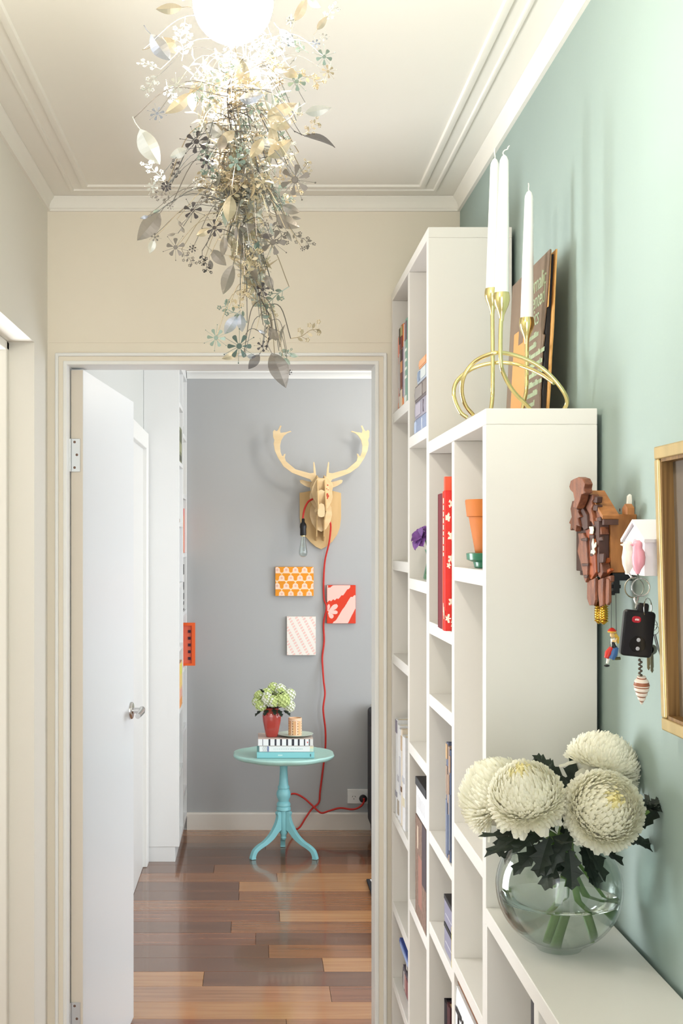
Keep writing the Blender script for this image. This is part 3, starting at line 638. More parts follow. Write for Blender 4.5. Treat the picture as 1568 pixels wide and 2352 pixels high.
def bloom(name, label, c, ax, r, n, stem, leaves, flat_=0.86, yellow=0.35, tmax=2.15):
    c = Vector(c); ax = Vector(ax).normalized()
    t = thing(name, label, 'flower', stem[0], 'white chrysanthemums in the globe vase')
    u = ax.orthogonal().normalized(); v = ax.cross(u)
    q = MB()
    for i in range(n):
        th = math.acos(1 - (1-math.cos(tmax))*(i+0.5)/n); ph = i*2.39996
        d = (ax*math.cos(th)*flat_ + (u*math.cos(ph)+v*math.sin(ph))*math.sin(th)).normalized()
        rr = r*(1.0 if th < 1.4 else 1.0+0.05*(th-1.4)) * R.uniform(0.94, 1.04)*(flat_ + (1-flat_)*math.sin(th))
        k_ = min(1, max(0, (th-0.9)/1.1)); out = d*0.8 + ax*0.72*math.sin(th)*(1-0.7*k_*k_*(3-2*k_))
        out += Vector((R.uniform(-.12, .12), R.uniform(-.12, .12), R.uniform(-.12, .12)))
        out.normalize()
        L = r*(0.46 if th < 0.5 else 0.55)
        root = c + d*rr - out*L*0.93
        curl = 0.55*(1-min(1, th/2.4)); w = r*(0.085 + 0.075*min(1, th/1.5))
        petal(q, root, out, ax if th > 0.15 else u, L, w, curl, 1 if th < yellow*R.uniform(0.6, 1.5) else 0, 0.0 if th < 1.5 else 0.18*(th-1.5))
    q.ball(c, r*0.74, 16, 10)
    tag(q.build('petal_mass', [PET, PETY], parent=t, smooth=True), kind='stuff')
    for k in range(16):            # loose outer petals under the head, one by one
        ph = k*2*math.pi/16 + R.uniform(-.15, .15); th = tmax + R.uniform(-0.1, 0.25)
        d = (ax*math.cos(th)*0.8 + (u*math.cos(ph)+v*math.sin(ph))*math.sin(th)).normalized()
        q = MB(); petal(q, c + d*r*0.5, (d + Vector((0, 0, -0.25))).normalized(), ax, r*0.66, r*0.26, 0.12, 0, 0.15)
        q.build('petal', PET, parent=t, smooth=True)
    pts = cr([Vector(p) for p in stem] + [c - ax*r*0.3], 6)
    MB().tube(pts, [0.0048]*len(pts), 9).build('stem', STEMG, parent=t, smooth=True)
    for b, d, L, w, dr in leaves:
        q = MB(); leaf_mesh(q, Vector(b), d, (0, -0.35, 1), L, w, 3, 0.25, dr); q.build('leaf', LEAFG, parent=t)
    return t
K = Vector((0.419, 1.765, 1.155))          # where the stems cross in the neck
def lf(x, y, Y, dx, dz, dy, L, w, dr=0.25): return (P(x, y, Y), (dx, dy, dz), L, w, dr)
bloom('chrysanthemum', 'big white chrysanthemum with a yellowish centre, front left in the vase', P(1207, 1828, 1.70), (-0.25, -0.40, 0.88), 0.0515, 900,
      [P(1258, 2150, 1.75), P(1290, 2040, 1.765), K + Vector((0.0, -0.012, 0)), P(1240, 1900, 1.715)],
      [lf(1225, 1905, 1.72, -0.8, -0.2, -0.2, 0.075, 0.022), lf(1230, 1915, 1.70, -0.9, 0.02, -0.1, 0.078, 0.020, 0.05), lf(1262, 1920, 1.70, -0.35, -0.75, -0.2, 0.055, 0.034), lf(1290, 1930, 1.72, -0.3, -0.8, -0.3, 0.06, 0.034), lf(1270, 1870, 1.73, 0.55, 0.75, -0.1, 0.06, 0.022)])
bloom('chrysanthemum', 'big round white chrysanthemum facing the hall, right of the vase', P(1388, 1858, 1.69), (0.10, -0.80, 0.45), 0.0535, 980,
      [P(1358, 2165, 1.76), P(1325, 2060, 1.768), K + Vector((0.012, -0.005, 0)), P(1345, 1920, 1.715)],
      [lf(1340, 1925, 1.71, 0.25, -0.8, -0.2, 0.062, 0.036), lf(1335, 1930, 1.70, 0.5, -0.6, -0.2, 0.06, 0.034), lf(1430, 1925, 1.72, 0.7, -0.15, 0.0, 0.045, 0.03), lf(1470, 1905, 1.71, 0.5, 0.6, 0.0, 0.045, 0.03, 0.1), lf(1320, 1905, 1.70, -0.6, -0.6, -0.2, 0.07, 0.04)])
bloom('chrysanthemum', 'white chrysanthemum turned to the teal wall at the back of the vase', P(1384, 1752, 1.80), (0.42, 0.10, 0.92), 0.0530, 800,
      [P(1395, 2120, 1.80), P(1335, 2040, 1.79), K + Vector((0.01, 0.01, 0)), P(1320, 1850, 1.79), P(1345, 1790, 1.80)],
      [lf(1300, 1860, 1.77, -0.25, 0.9, 0.0, 0.07, 0.028), lf(1290, 1800, 1.78, -0.45, 0.75, 0.0, 0.05, 0.03), lf(1282, 1770, 1.79, -0.9, 0.35, 0.0, 0.055, 0.028), lf(1320, 1800, 1.77, 0.5, 0.4, -0.1, 0.05, 0.026), lf(1480, 1850, 1.74, 0.6, 0.55, 0.0, 0.03, 0.03, 0.1)], flat_=0.72, yellow=0.0, tmax=1.95)
bloom('chrysanthemum', 'white chrysanthemum leaning left behind the front one', P(1142, 1826, 1.80), (-0.55, 0.25, 0.75), 0.0580, 900,
      [P(1275, 2130, 1.80), P(1300, 2040, 1.785), K + Vector((-0.008, 0.008, 0)), P(1225, 1900, 1.78)],
      [lf(1215, 1900, 1.77, -0.5, -0.5, -0.1, 0.06, 0.03), lf(1160, 1900, 1.77, -0.2, -0.6, -0.2, 0.04, 0.025)], yellow=0.0)
bud = thing('chrysanthemum_sprig', 'dark leafy sprig poking out beside the teal wall', 'sprig', P(1400, 2080, 1.79))
MB().tube(cr([P(1400, 2080, 1.79), K + Vector((0.014, 0.0, 0)), P(1430, 1900, 1.71), P(1490, 1862, 1.70)], 5), 0.0025, 6).build('stem', STEMG, parent=bud)
for k in range(9):
    q = MB(); a = k*2.4; leaf_mesh(q, P(1492, 1858, 1.70), (math.cos(a)*0.6, math.sin(a)*0.7-0.1, 0.35+0.3*math.sin(k)), (0, -0.4, 1), 0.021, 0.016, 3, 0.3, 0.2); q.build('leaf', LEAFG, parent=bud)
nk = thing('leafy_sprig', 'dense dark green leaves filling the neck of the globe vase', 'sprig', K)
for x, y, Y, d, L, w in ((1255, 1935, 1.72, (-0.7, -0.2, -0.45), 0.062, 0.034), (1275, 1945, 1.71, (-0.3, -0.25, -0.8), 0.058, 0.034), (1305, 1950, 1.70, (0.05, -0.3, -0.8), 0.052, 0.034), (1330, 1945, 1.71, (0.4, -0.25, -0.7), 0.058, 0.032), (1350, 1930, 1.71, (0.75, -0.2, -0.35), 0.055, 0.030),
        (1300, 1920, 1.74, (0.0, -0.1, 0.9), 0.075, 0.036), (1280, 1915, 1.72, (-0.5, -0.2, 0.5), 0.055, 0.032), (1325, 1915, 1.71, (0.3, -0.2, 0.7), 0.05, 0.034), (1240, 1930, 1.74, (-0.9, 0.0, -0.1), 0.075, 0.026), (1410, 1935, 1.74, (0.8, 0.0, 0.1), 0.06, 0.03), (1295, 1935, 1.69, (-0.15, -0.5, 0.2), 0.045, 0.034), (1262, 1905, 1.70, (-0.8, -0.3, -0.25), 0.06, 0.03),
        (1300, 1800, 1.80, (-0.6, 0, 0.7), 0.06, 0.03), (1285, 1775, 1.81, (-0.9, 0, 0.3), 0.06, 0.026), (1310, 1830, 1.79, (0.1, 0, 0.9), 0.06, 0.03)):
    q = MB(); leaf_mesh(q, P(x, y, Y), d, (0, -0.4, 1), L, w, 3, 0.22, 0.2); q.build('leaf', LEAFG, parent=nk)
for dx in (-0.008, 0.006):
    MB().tube(cr([K + Vector((dx, 0.004, -0.06)), K + Vector((dx*0.5, 0, 0.0)), P(1298+400*dx, 1880, 1.74)], 5), 0.0034, 7).build('stem', STEMG, parent=nk)
# ================================================================== cuckoo clock on the teal wall
WOOD = mat('carved_walnut', (150, 92, 62), 0.5, rgb2=(96, 54, 38), vscale=(60, 60, 22), bump=0.5, bscale=220)
WOODD = mat('dark_walnut', (76, 46, 36), 0.55, vary=0.25, vscale=(60, 60, 30))
WOODL = mat('clock_case_pine', (176, 116, 62), 0.55, rgb2=(146, 92, 48), vscale=(90, 90, 20))
ORW = mat('orange_stained_wood', (176, 88, 34), 0.45, rgb2=(132, 58, 24), vscale=(70, 70, 20))
clock = thing('cuckoo_clock', 'small carved wooden cuckoo clock hanging on the teal wall', 'clock', (0.5345, 1.87, 1.52))
MB().box(0.497, 0.5340, 1.800, 1.935, 1.527, 1.609).build('rear_case', WOODL, parent=clock, bevel=0.001)
MB().box(0.482, 0.497, 1.806, 1.932, 1.527, 1.600).build('front_case', WOODD, parent=clock, bevel=0.001)
q = MB(); 
for s_ in (-1, 1):
    ridge, eave = Vector((0.4835, 1.870, 1.640)), Vector((0.4835, 1.870+s_*0.078, 1.6020)); up = Vector((0, s_*0.0016, 0.005))
    q = MB().prism([ridge, eave, eave+up, ridge+up], (0.0235, 0, 0)); q.build('roof_slope', WOODL, parent=clock)
MB().prism([(0.486, 1.797, 1.6015), (0.486, 1.943, 1.6015), (0.486, 1.870, 1.637)], (0.012, 0, 0)).build('gable_board', WOOD, parent=clock)
MB().box(0.485, 0.505, 1.789, 1.799, 1.594, 1.6015).build('eave_board', WOODD, parent=clock)
def carve(name, outline, X, th, m=WOOD):   # outline in zoomed picture units of the clock front, put on the plane X
    pts = [PX(1300+a*0.14035, 1090+b*0.14035, X) for a, b in outline]
    o = MB().prism(pts, (th, 0, 0)).build(name, m, parent=clock, bevel=0.0012, seg=2)
    # chisel cuts
    cy = sum(p.y for p in pts)/len(pts); z0, z1 = min(p.z for p in pts), max(p.z for p in pts)
    return o
carve('bird_carving', [(45, 200), (70, 100), (120, 70), (190, 40), (260, 65), (300, 150), (285, 230), (300, 300), (240, 330), (215, 430), (160, 560), (105, 535), (130, 400), (110, 300), (60, 250)], 0.466, 0.012)
carve('bird_tail', [(110, 430), (205, 420), (215, 470), (170, 575), (120, 545)], 0.469, 0.010, WOODD)
carve('leaf_carving', [(95, 430), (150, 480), (205, 540), (190, 600), (230, 690), (185, 720), (215, 850), (160, 830), (150, 935), (100, 880), (62, 915), (70, 820), (40, 790), (85, 690), (65, 560)], 0.472, 0.009)
carve('leaf_carving', [(205, 480), (270, 540), (330, 650), (345, 880), (290, 910), (230, 830), (215, 640)], 0.476, 0.010, WOODD)
carve('leaf_carving', [(245, 470), (265, 370), (330, 325), (430, 322), (440, 400), (415, 440), (430, 500), (400, 570), (415, 640), (440, 830), (395, 760), (350, 845), (335, 650), (285, 560)], 0.480, 0.009)
for a in (355, 488): carve('roof_notch', [(440, a), (505, a+8), (495, a+110), (430, a+100)], 0.482, 0.008, WOODD)
carve('side_scroll', [(190, 960), (268, 955), (322, 1040), (330, 1200), (345, 1450), (335, 1690), (312, 1770), (285, 1700), (240, 1480), (180, 1260), (205, 1100)], 0.476, 0.010)
carve('side_scroll', [(225, 1050), (330, 1030), (330, 1090), (240, 1085)], 0.474, 0.003, WOODD); carve('side_scroll', [(240, 1455), (350, 1450), (350, 1495), (255, 1500)], 0.4745, 0.003, WOODD); carve('side_scroll', [(275, 1640), (345, 1640), (335, 1690), (290, 1695)], 0.4745, 0.003, WOODD)
carve('front_board', [(300, 860), (400, 850), (460, 1100), (480, 1600), (400, 1720), (345, 1640), (345, 1100)], 0.4795, 0.006, ORW)
carve('dial_plate', [(372, 985), (440, 985), (430, 1330), (385, 1340)], 0.4785, 0.003, WOODD)
carve('numeral', [(365, 850), (430, 850), (435, 920), (425, 975), (375, 970), (385, 920)], 0.4780, 0.002, mat('bone_white', (226, 226, 206), 0.4))
carve('clock_hand', [(430, 1040), (445, 1160), (475, 1100), (475, 1180), (445, 1215), (465, 1270), (440, 1315), (420, 1290), (390, 1295), (400, 1235), (420, 1230), (410, 1130)], 0.4775, 0.002, mat('bone_white', (226, 226, 206), 0.4))
carve('side_scroll', [(470, 705), (560, 690), (545, 800), (570, 980), (500, 1010), (540, 1100), (520, 1300), (560, 1400), (600, 1600), (550, 1700), (490, 1600), (470, 1300), (450, 1000), (485, 850)], 0.484, 0.012)
carve('side_scroll', [(500, 700), (555, 690), (560, 760), (500, 770)], 0.4825, 0.004, WOODD); carve('side_scroll', [(505, 1030), (575, 1015), (590, 1080), (520, 1090)], 0.4825, 0.004, WOODD)
carve('side_scroll', [(515, 1290), (610, 1290), (600, 1440), (520, 1450)], 0.4828, 0.004, WOODD)
carve('side_scroll', [(610, 1400), (660, 1360), (650, 1440), (620, 1470)], 0.490, 0.006, ORW); carve('side_scroll', [(590, 1600), (700, 1535), (720, 1570), (640, 1640)], 0.490, 0.006, ORW); carve('side_scroll', [(600, 1690), (720, 1650), (720, 1750), (640, 1800)], 0.490, 0.006, WOOD)
for k, ol in enumerate(([(338, 1740), (400, 1720), (470, 1690), (465, 1900), (470, 2050), (450, 2140), (372, 2140), (335, 2030)], [(505, 1730), (560, 1700), (600, 1690), (590, 1900), (590, 2140), (540, 2165), (515, 1950)], [(600, 1700), (640, 1690), (690, 1710), (690, 2090), (665, 2140), (605, 2090)])):
    carve('pendant_leaf', ol, 0.480+0.004*k, 0.0045)
MB().box(0.486, 0.530, 1.815, 1.925, 1.5205, 1.527).build('bottom_board', WOODD, parent=clock, bevel=0.0006)
GOLD = mat('gilded_metal', (206, 160, 60), 0.25, 1.0)
for x_, y_ in ((0.492, 1.842), (0.4945, 1.826)):
    q = MB().lathe([(0.0006, 0.034), (0.004, 0.030), (0.0055, 0.020), (0.0060, 0.012), (0.0045, 0.003), (0.001, 0)], (x_, y_, 1.4525), 14)
    for k in range(7):
        q.lathe([(0.0064, 0.0008), (0.0068, 0), (0.0064, -0.0008)], (x_, y_, 1.4575+0.0035*k), 12, cap=False)
    q.build('pine_cone_weight', GOLD, parent=clock, smooth=True)
# black movement bracket under the case
q = MB(); q.box(0.500, 0.528, 1.80, 1.83, 1.5160, 1.5265); q.box(0.5015, 0.510, 1.80, 1.815, 1.498, 1.5165); q.box(0.496, 0.5125, 1.803, 1.812, 1.505, 1.510); q.box(0.4985, 0.5035, 1.800, 1.815, 1.4955, 1.501)
q.build('swing_bracket', BLACKP, parent=clock, bevel=0.0006)
# little swing girl hanging from the bracket
YG = 1.806
g = thing('swing_figurine', 'tiny painted figurine in a red cap swinging on two wires', 'figurine', P(1408, 1530, YG))
WIRE = mat('dark_wire', (70, 74, 74), 0.4, 0.6)
for xa, xb in ((1404, 1403), (1413.5, 1415)):
    MB().tube([P(xa, 1347, YG), P(xb, 1445, YG), P(xb+(2 if xb > 1410 else -4), 1508, YG)], 0.00045, 5).build('swing_wire', WIRE, parent=g)
sk = mat('painted_skin', (232, 196, 140), 0.4); rd = mat('painted_red', (196, 44, 34), 0.3); yl_ = mat('painted_yellow', (226, 182, 72), 0.3); bl_ = mat('painted_blue', (66, 104, 158), 0.3); wt = mat('painted_white', (232, 228, 216), 0.35); bk = mat('painted_black', (30, 28, 30), 0.35)
def pt3(x, y, dY=0.0): return P(x, y, YG+dY)
hd_ = MB().ball(pt3(1406, 1458), (0.0036, 0.0036, 0.0044), 12, 9).build('head', sk, parent=g, smooth=True)
MB().lathe([(0.0058, -0.0012), (0.0064, 0), (0.0046, 0.0022), (0.0022, 0.0040), (0.0004, 0.0046)], pt3(1405, 1449), 14).build('red_cap', rd, parent=hd_, smooth=True)
MB().lathe([(0.0060, -0.0022), (0.0066, -0.0012), (0.0060, -0.0004)], pt3(1405, 1449), 14).build('cap_brim', yl_, parent=hd_, smooth=True)
MB().tube([pt3(1411, 1456), pt3(1418, 1466), pt3(1419, 1478)], [0.0030, 0.0026, 0.0012], 8).build('hair_braid', yl_, parent=hd_, smooth=True)
MB().tube([pt3(1407, 1466), pt3(1409, 1476), pt3(1411, 1486)], [0.0036, 0.0046, 0.0040], 10).build('blouse', wt, parent=g, smooth=True)
MB().tube([pt3(1407, 1474, -0.003), pt3(1411, 1488, -0.001)], [0.0022, 0.0040], 10).build('bodice', bk, parent=g, smooth=True)
MB().tube([pt3(1406, 1472, -0.004), pt3(1413, 1474, -0.005), pt3(1416, 1466, -0.004)], [0.0016, 0.0014, 0.0010], 8).build('arm', sk, parent=g, smooth=True)
MB().tube([pt3(1413, 1486), pt3(1408, 1500), pt3(1402, 1513)], [0.0048, 0.0066, 0.0052], 10).build('blue_skirt', bl_, parent=g, smooth=True)
MB().tube([pt3(1405, 1488), pt3(1397, 1500), pt3(1392, 1512)], [0.0040, 0.0054, 0.0034], 10).build('red_apron', rd, parent=g, smooth=True)
MB().tube([pt3(1397, 1512), pt3(1394, 1524)], [0.0026, 0.0018], 8).build('stocking', wt, parent=g, smooth=True)
MB().ball(pt3(1393, 1529), (0.0042, 0.0030, 0.0018), 10, 6).build('shoe', bk, parent=g, smooth=True)
MB().tube([pt3(1406, 1513), pt3(1424, 1512)], 0.0022, 8).build('seat', mat('seat_wood', (88, 84, 48), 0.5), parent=g, smooth=True)
# wall hook with a tiny wooden house, above the clock case
hk = thing('mini_house', 'tiny tan wooden house shape standing on the clock case', 'ornament', (0.517, 1.803, 1.6095))
MB().prism([PX(x, y, 0.5115) + Vector((0, 0, 0)) for x, y in ((1428, 1182), (1428, 1167), (1434, 1157), (1440, 1166), (1440, 1182))], (0.010, 0, 0)).build('house_block', WOODL, parent=hk, bevel=0.0005)
MB().box(0.5110, 0.5116, 1.8030, 1.8060, 1.613, 1.617).build('house_window', WOODD, parent=hk)
hk2 = thing('wall_hook', 'translucent white plastic adhesive hook above the clock case', 'hook', (0.532, 1.80, 1.608))
MB().prism([P(x, y, 1.806) for x, y in ((1438, 1181), (1441, 1140), (1446, 1134), (1451, 1137), (1452, 1150), (1450, 1180))], (0, 0.006, 0)).build('hook_plate', mat('white_plastic', (240, 236, 226), 0.3), parent=hk2, bevel=0.0012)
# ================================================================== white birdhouse key holder
BH = mat('birdhouse_white', (242, 236, 240), 0.35)
y0, y1, xf = 1.642, 1.728, 0.4965; z0, ze, zr = 1.5265, 1.571, 1.5965; yc = (y0+y1)/2
bh = thing('birdhouse', 'white plastic birdhouse key holder fixed on the teal wall', 'key holder', (0.515, yc, z0))
hb_ = MB().prism([(xf, y0, z0), (xf, y1, z0), (xf, y1, ze+0.002), (xf, yc, zr-0.004), (xf, y0, ze+0.002)], (0.5343-xf, 0, 0)).build('house_body', BH, parent=bh, bevel=0.0008)
for s_ in (-1, 1):
    rdg = Vector((xf-0.003, yc, zr-0.001)); ev = Vector((xf-0.003, yc+s_*0.052, ze-0.0015)); up = Vector((0, s_*0.002, 0.0042))
    MB().prism([rdg, ev, ev+up, rdg+Vector((0, 0, 0.0042))], (0.5343-xf+0.003, 0, 0)).build('roof_slope', BH, parent=bh)
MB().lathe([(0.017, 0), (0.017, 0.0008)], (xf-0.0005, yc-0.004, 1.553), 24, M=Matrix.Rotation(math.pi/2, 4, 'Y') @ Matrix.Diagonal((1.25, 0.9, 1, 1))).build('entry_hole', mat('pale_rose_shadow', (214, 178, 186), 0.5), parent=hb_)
PK = mat('pink_plastic', (240, 168, 186), 0.25, sss=0.1); WP = mat('ivory_plastic', (240, 234, 224), 0.25, sss=0.1)
RINGM = mat('keyring_nickel', (188, 188, 184), 0.18, 1.0)
def bird(label, x, Y, m, beak):
    b = thing('bird_keyring', label, 'key ring', P(x, 1320, Y), 'bird key rings at the birdhouse')
    pr = [(1318, 4.0), (1308, 8), (1296, 14), (1280, 15.5), (1268, 13.5), (1259, 10.5), (1252, 11), (1246, 10), (1241, 4)]
    rings = []
    for y_, r_ in pr:
        c = P(x + (2 if 1260 < y_ < 1300 else 0), y_, Y); rr = r_*Y/F
        rings.append([c + Vector((rr*math.cos(a), rr*1.0*math.sin(a), 0)) for a in [2*math.pi*k/16 for k in range(16)]])
    MB().loft(rings).build('bird_body', m, parent=b, smooth=True)
    if beak: MB().loft([[P(x-7, 1252, Y) + Vector((0, 0.003*math.cos(a), 0.003*math.sin(a))) for a in [k*math.pi/4 for k in range(8)]], [P(x-17, 1251, Y) + Vector((0, 0.0004*math.cos(a), 0.0004*math.sin(a))) for a in [k*math.pi/4 for k in range(8)]]]).build('beak', m, parent=b, smooth=True)
    return b
bA = bird('ivory bird key ring with a pointed beak at the birdhouse', 1441, 1.676, WP, True)
bB = bird('pink bird key ring perched at the birdhouse hole', 1464, 1.634, PK, True)
def ring(parent, c, rpx, Y, tilt, name='split_ring', m=None, rw=0.0009):
    Rm = Matrix.Rotation(tilt, 3, 'Z'); c = P(c[0], c[1], Y); rr = rpx*Y/F; pts = []
    q = MB(); n = 36; rings = []
    for k in range(n):
        a = 2*math.pi*k/n; d = Rm @ Vector((math.cos(a), 0, math.sin(a))); yv = Rm @ Vector((0, 1, 0))
        rings.append([c + d*rr + (d*math.cos(b)+yv*math.sin(b))*rw for b in [2*math.pi*j/6 for j in range(6)]])
    vs = [p for r in rings for p in r]; fs = [(k*6+j, k*6+(j+1) % 6, ((k+1) % n)*6+(j+1) % 6, ((k+1) % n)*6+j) for k in range(n) for j in range(6)]
    return q.add(vs, fs).build(name, m or RINGM, parent=parent, smooth=True)
ring(bA, (1456, 1350), 23, 1.672, 0.15)
ring(bB, (1471, 1349), 20, 1.650, -0.1); 
q = MB().tube([P(1464, 1318, 1.634), P(1468, 1331, 1.648)], 0.0012, 6); q.build('ring_eye', RINGM, parent=bB)
MB().tube([P(1443, 1316, 1.676), P(1452, 1329, 1.672)], 0.0012, 6).build('ring_eye', RINGM, parent=bA)
# the bunch: fob, chain, keys, shell and pin
YF = 1.660
fob = thing('car_key', 'black car remote key with a red button hanging on the ring', 'key', P(1463, 1515, YF))
Mf = basis(P(1463, 1455, YF), Matrix.Rotation(math.radians(6), 3, 'Y') @ Vector((1, 0, 0)), (0, 1, 0), Matrix.Rotation(math.radians(6), 3, 'Y') @ Vector((0, 0, 1)))
u_ = YF/F
def rrect(w, h, r, n=5, taper=1.0):
    out = []
    for cx, cz, a0 in ((w-r, h-r, 0), (-w+r, h-r, 90), (-w+r, -h+r, 180), (w-r, -h+r, 270)):
        for k in range(n+1):
            a = math.radians(a0+90*k/n); out.append((cx+r*math.cos(a), cz+r*math.sin(a)))
    return out
def plate(nm, cx, cz, w, h, r, y0, y1, m, par, bev=0.0):
    return MB().prism([Mf @ Vector((cx*u_+a*u_, y0, cz*u_+b*u_)) for a, b in rrect(w, h, r)], Mf.to_3x3() @ Vector((0, y1-y0, 0))).build(nm, m, parent=par, bevel=bev, smooth=True)
FB = mat('fob_black', (20, 18, 24), 0.28)
plate('fob_shell', 0, 0, 36, 53, 9, -0.0055, 0.0055, FB, fob, 0.0022)
plate('fob_neck', 6, 60, 13, 11, 6, -0.004, 0.004, FB, fob, 0.0015)
rbt = plate('red_button', -8, 32, 10.5, 7.5, 7, -0.0064, -0.005, mat('button_red', (176, 30, 48), 0.3), fob, 0.0006)
q = MB()
for a, b in ((-12, -9), (-8, -5.5), (-4.5, -3)): q.prism([Mf @ Vector((t_*u_, -0.00665, z_*u_)) for t_, z_ in ((a, 33-abs(a+8)*0.2), (b, 35), (b+0.5, 30), (a+1, 29.5))], Mf.to_3x3() @ Vector((0, 0.0004, 0)))
q.build('horn_symbol', mat('symbol_white', (236, 226, 226), 0.4), parent=rbt)
pad_ = plate('button_pad', 0, -24, 19, 19, 19, -0.0059, -0.005, mat('pad_black', (12, 11, 15), 0.2), fob, 0.0004)
for zc in (-14, -34):
    q = MB().lathe([(0.0022, 0), (0.0026, 0.0004), (0.0018, 0.0006)], Mf @ Vector((1*u_, -0.0061, zc*u_)), 12, M=Matrix.Rotation(math.pi/2, 4, 'X'))
    q.build('unlock_button', mat('button_grey', (176, 176, 182), 0.3), parent=pad_)
ring(fob, (1487, 1398), 24, 1.664, 0.9, rw=0.0008); ring(fob, (1500, 1436), 12, 1.662, 0.5, rw=0.0006)
MB().tube(cr([P(1456, 1372, 1.672), P(1460, 1384, 1.668), P(1466, 1396, 1.664)], 4), 0.0016, 7).build('chain_link', RINGM, parent=fob)
MB().tube(cr([P(1466, 1370, 1.668), P(1462, 1386, 1.664), P(1459, 1398, 1.662)], 4), 0.0013, 7).build('chain_link', RINGM, parent=fob)
for x, lb, l in ((1489, 'plain metal door key just below the remote, on its left', 1540), (1497, 'longer plain metal door key below the right corner of the remote', 1546)):
    ks = thing('door_key', lb, 'key', P(x, l, 1.672), 'door keys behind the car remote')
    q = MB().prism([P(x+a, b, 1.672) for a, b in ((-4, 1500), (3, 1500), (4, l-14), (2.5, l-10), (4, l-6), (0.5, l), (-3, l-5))], (0, 0.0016, 0)); q.build('key_blade', RINGM, parent=ks)
    MB().lathe([(0.0065, -0.001), (0.007, 0), (0.0065, 0.001)], P(x, 1492, 1.672), 16, M=Matrix.Rotation(math.pi/2, 4, 'X')).build('key_bow', RINGM, parent=ks)
sh = thing('shell_charm', 'striped brown and white spiral shell hanging on a short chain', 'charm', P(1473, 1618, 1.665))
q = MB()
for k in range(9): q.ball(P(1470+(2 if k % 2 else -2), 1516+5*k, 1.665), (0.0019, 0.0015, 0.0019), 8, 5)
q.build('chain', mat('old_chain', (104, 94, 84), 0.35, 0.9), parent=sh, smooth=True)
SHA = mat('shell_white', (232, 218, 206), 0.35); SHB = mat('shell_brown', (156, 96, 70), 0.4)
pr = []
for k in range(25):
    t = k/24; y_ = 1553 + 63*t
    base = (10 + 14*math.sin(min(1, t/0.45)*math.pi/2)) if t < 0.45 else 18*(1-((t-0.45)/0.55))**0.75 + 2 if t > 0.45 else 16
    pr.append((max(1.2, min(17.5, base*0.85) + 0.9*math.cos(t*2*math.pi*6))*1.665/F, y_))
for k in range(24):
    c0, c1_ = P(1473, pr[k][1], 1.665), P(1473, pr[k+1][1], 1.665)
    pass
rings = [[P(1473, y_, 1.665) + Vector((r*math.cos(a), r*math.sin(a), 0.0012*math.sin(a))) for a in [2*math.pi*j/18 for j in range(18)]] for r, y_ in pr]
q = MB()
for k in range(24): q.loft([rings[k], rings[k+1]], cap=(k in (0, 23)), m=1 if k % 4 in (1,) or 5 <= k <= 7 else 0)
q.build('shell', [SHA, SHB], parent=sh, smooth=True)
pn = thing('screwdriver_charm', 'thin metal stick charm hanging at the right of the keys', 'charm', P(1527, 1540, 1.655))
MB().tube([P(1503, 1457, 1.655), P(1508, 1478, 1.655), P(1514, 1498, 1.655), P(1527, 1540, 1.655)], [0.0016, 0.0017, 0.0009, 0.0008], 8).build('stick', mat('stick_metal', (120, 122, 122), 0.3, 0.9), parent=pn, smooth=True)
ring(pn, (1501, 1446), 12, 1.656, -0.7, rw=0.0005)
# ================================================================== gilt picture frame at the right edge
FG = mat('gilt_frame', (196, 172, 120), 0.35, 0.6, vary=0.12, vscale=(40, 40, 8)); FGI = mat('gilt_frame_inner', (150, 116, 68), 0.45, 0.4, rgb2=(108, 78, 44), vscale=(240, 240, 4))
fx0, fx1 = 0.512, 0.5335
fa, fb, fz0, fz1 = 1.10, 1.622, 1.333, 1.690
shear = Matrix.Identity(4); shear[0][2] = -0.028; shear = Matrix.Translation((0.5335, 0, fz0)) @ shear @ Matrix.Translation((-0.5335, 0, -fz0))
pic = thing('picture_frame', 'deep gilt box frame hanging on the teal wall at the edge of view', 'picture', (0.52, 1.36, fz0))
fw = 0.016
for nm, a, b, c, d in (('frame_rail', fa, fb, fz0, fz0+fw), ('frame_rail', fa, fb, fz1-fw, fz1), ('frame_stile', fa, fa+fw, fz0+fw, fz1-fw), ('frame_stile', fb-fw, fb, fz0+fw, fz1-fw)):
    MB().box(fx0, fx1, a, b, c, d).xform(shear).build(nm, FG, parent=pic, bevel=0.0022, seg=3)
for nm, a, b, c, d in (('inner_slip', fa+fw, fb-fw, fz0+fw, fz0+fw+0.004), ('inner_slip', fa+fw, fb-fw, fz1-fw-0.004, fz1-fw), ('inner_slip', fa+fw, fa+fw+0.004, fz0+fw, fz1-fw), ('inner_slip', fb-fw-0.004, fb-fw, fz0+fw, fz1-fw)):
    MB().box(fx0+0.003, fx1-0.002, a, b, c, d).xform(shear).build(nm, FGI, parent=pic)
MB().box(fx1-0.004, fx1-0.001, fa+fw+0.004, fb-fw-0.004, fz0+fw+0.004, fz1-fw-0.004).xform(shear).build('backing_print', mat('muted_print', (120, 104, 84), 0.6, rgb2=(84, 76, 66), vscale=(6, 6, 6)), parent=pic)
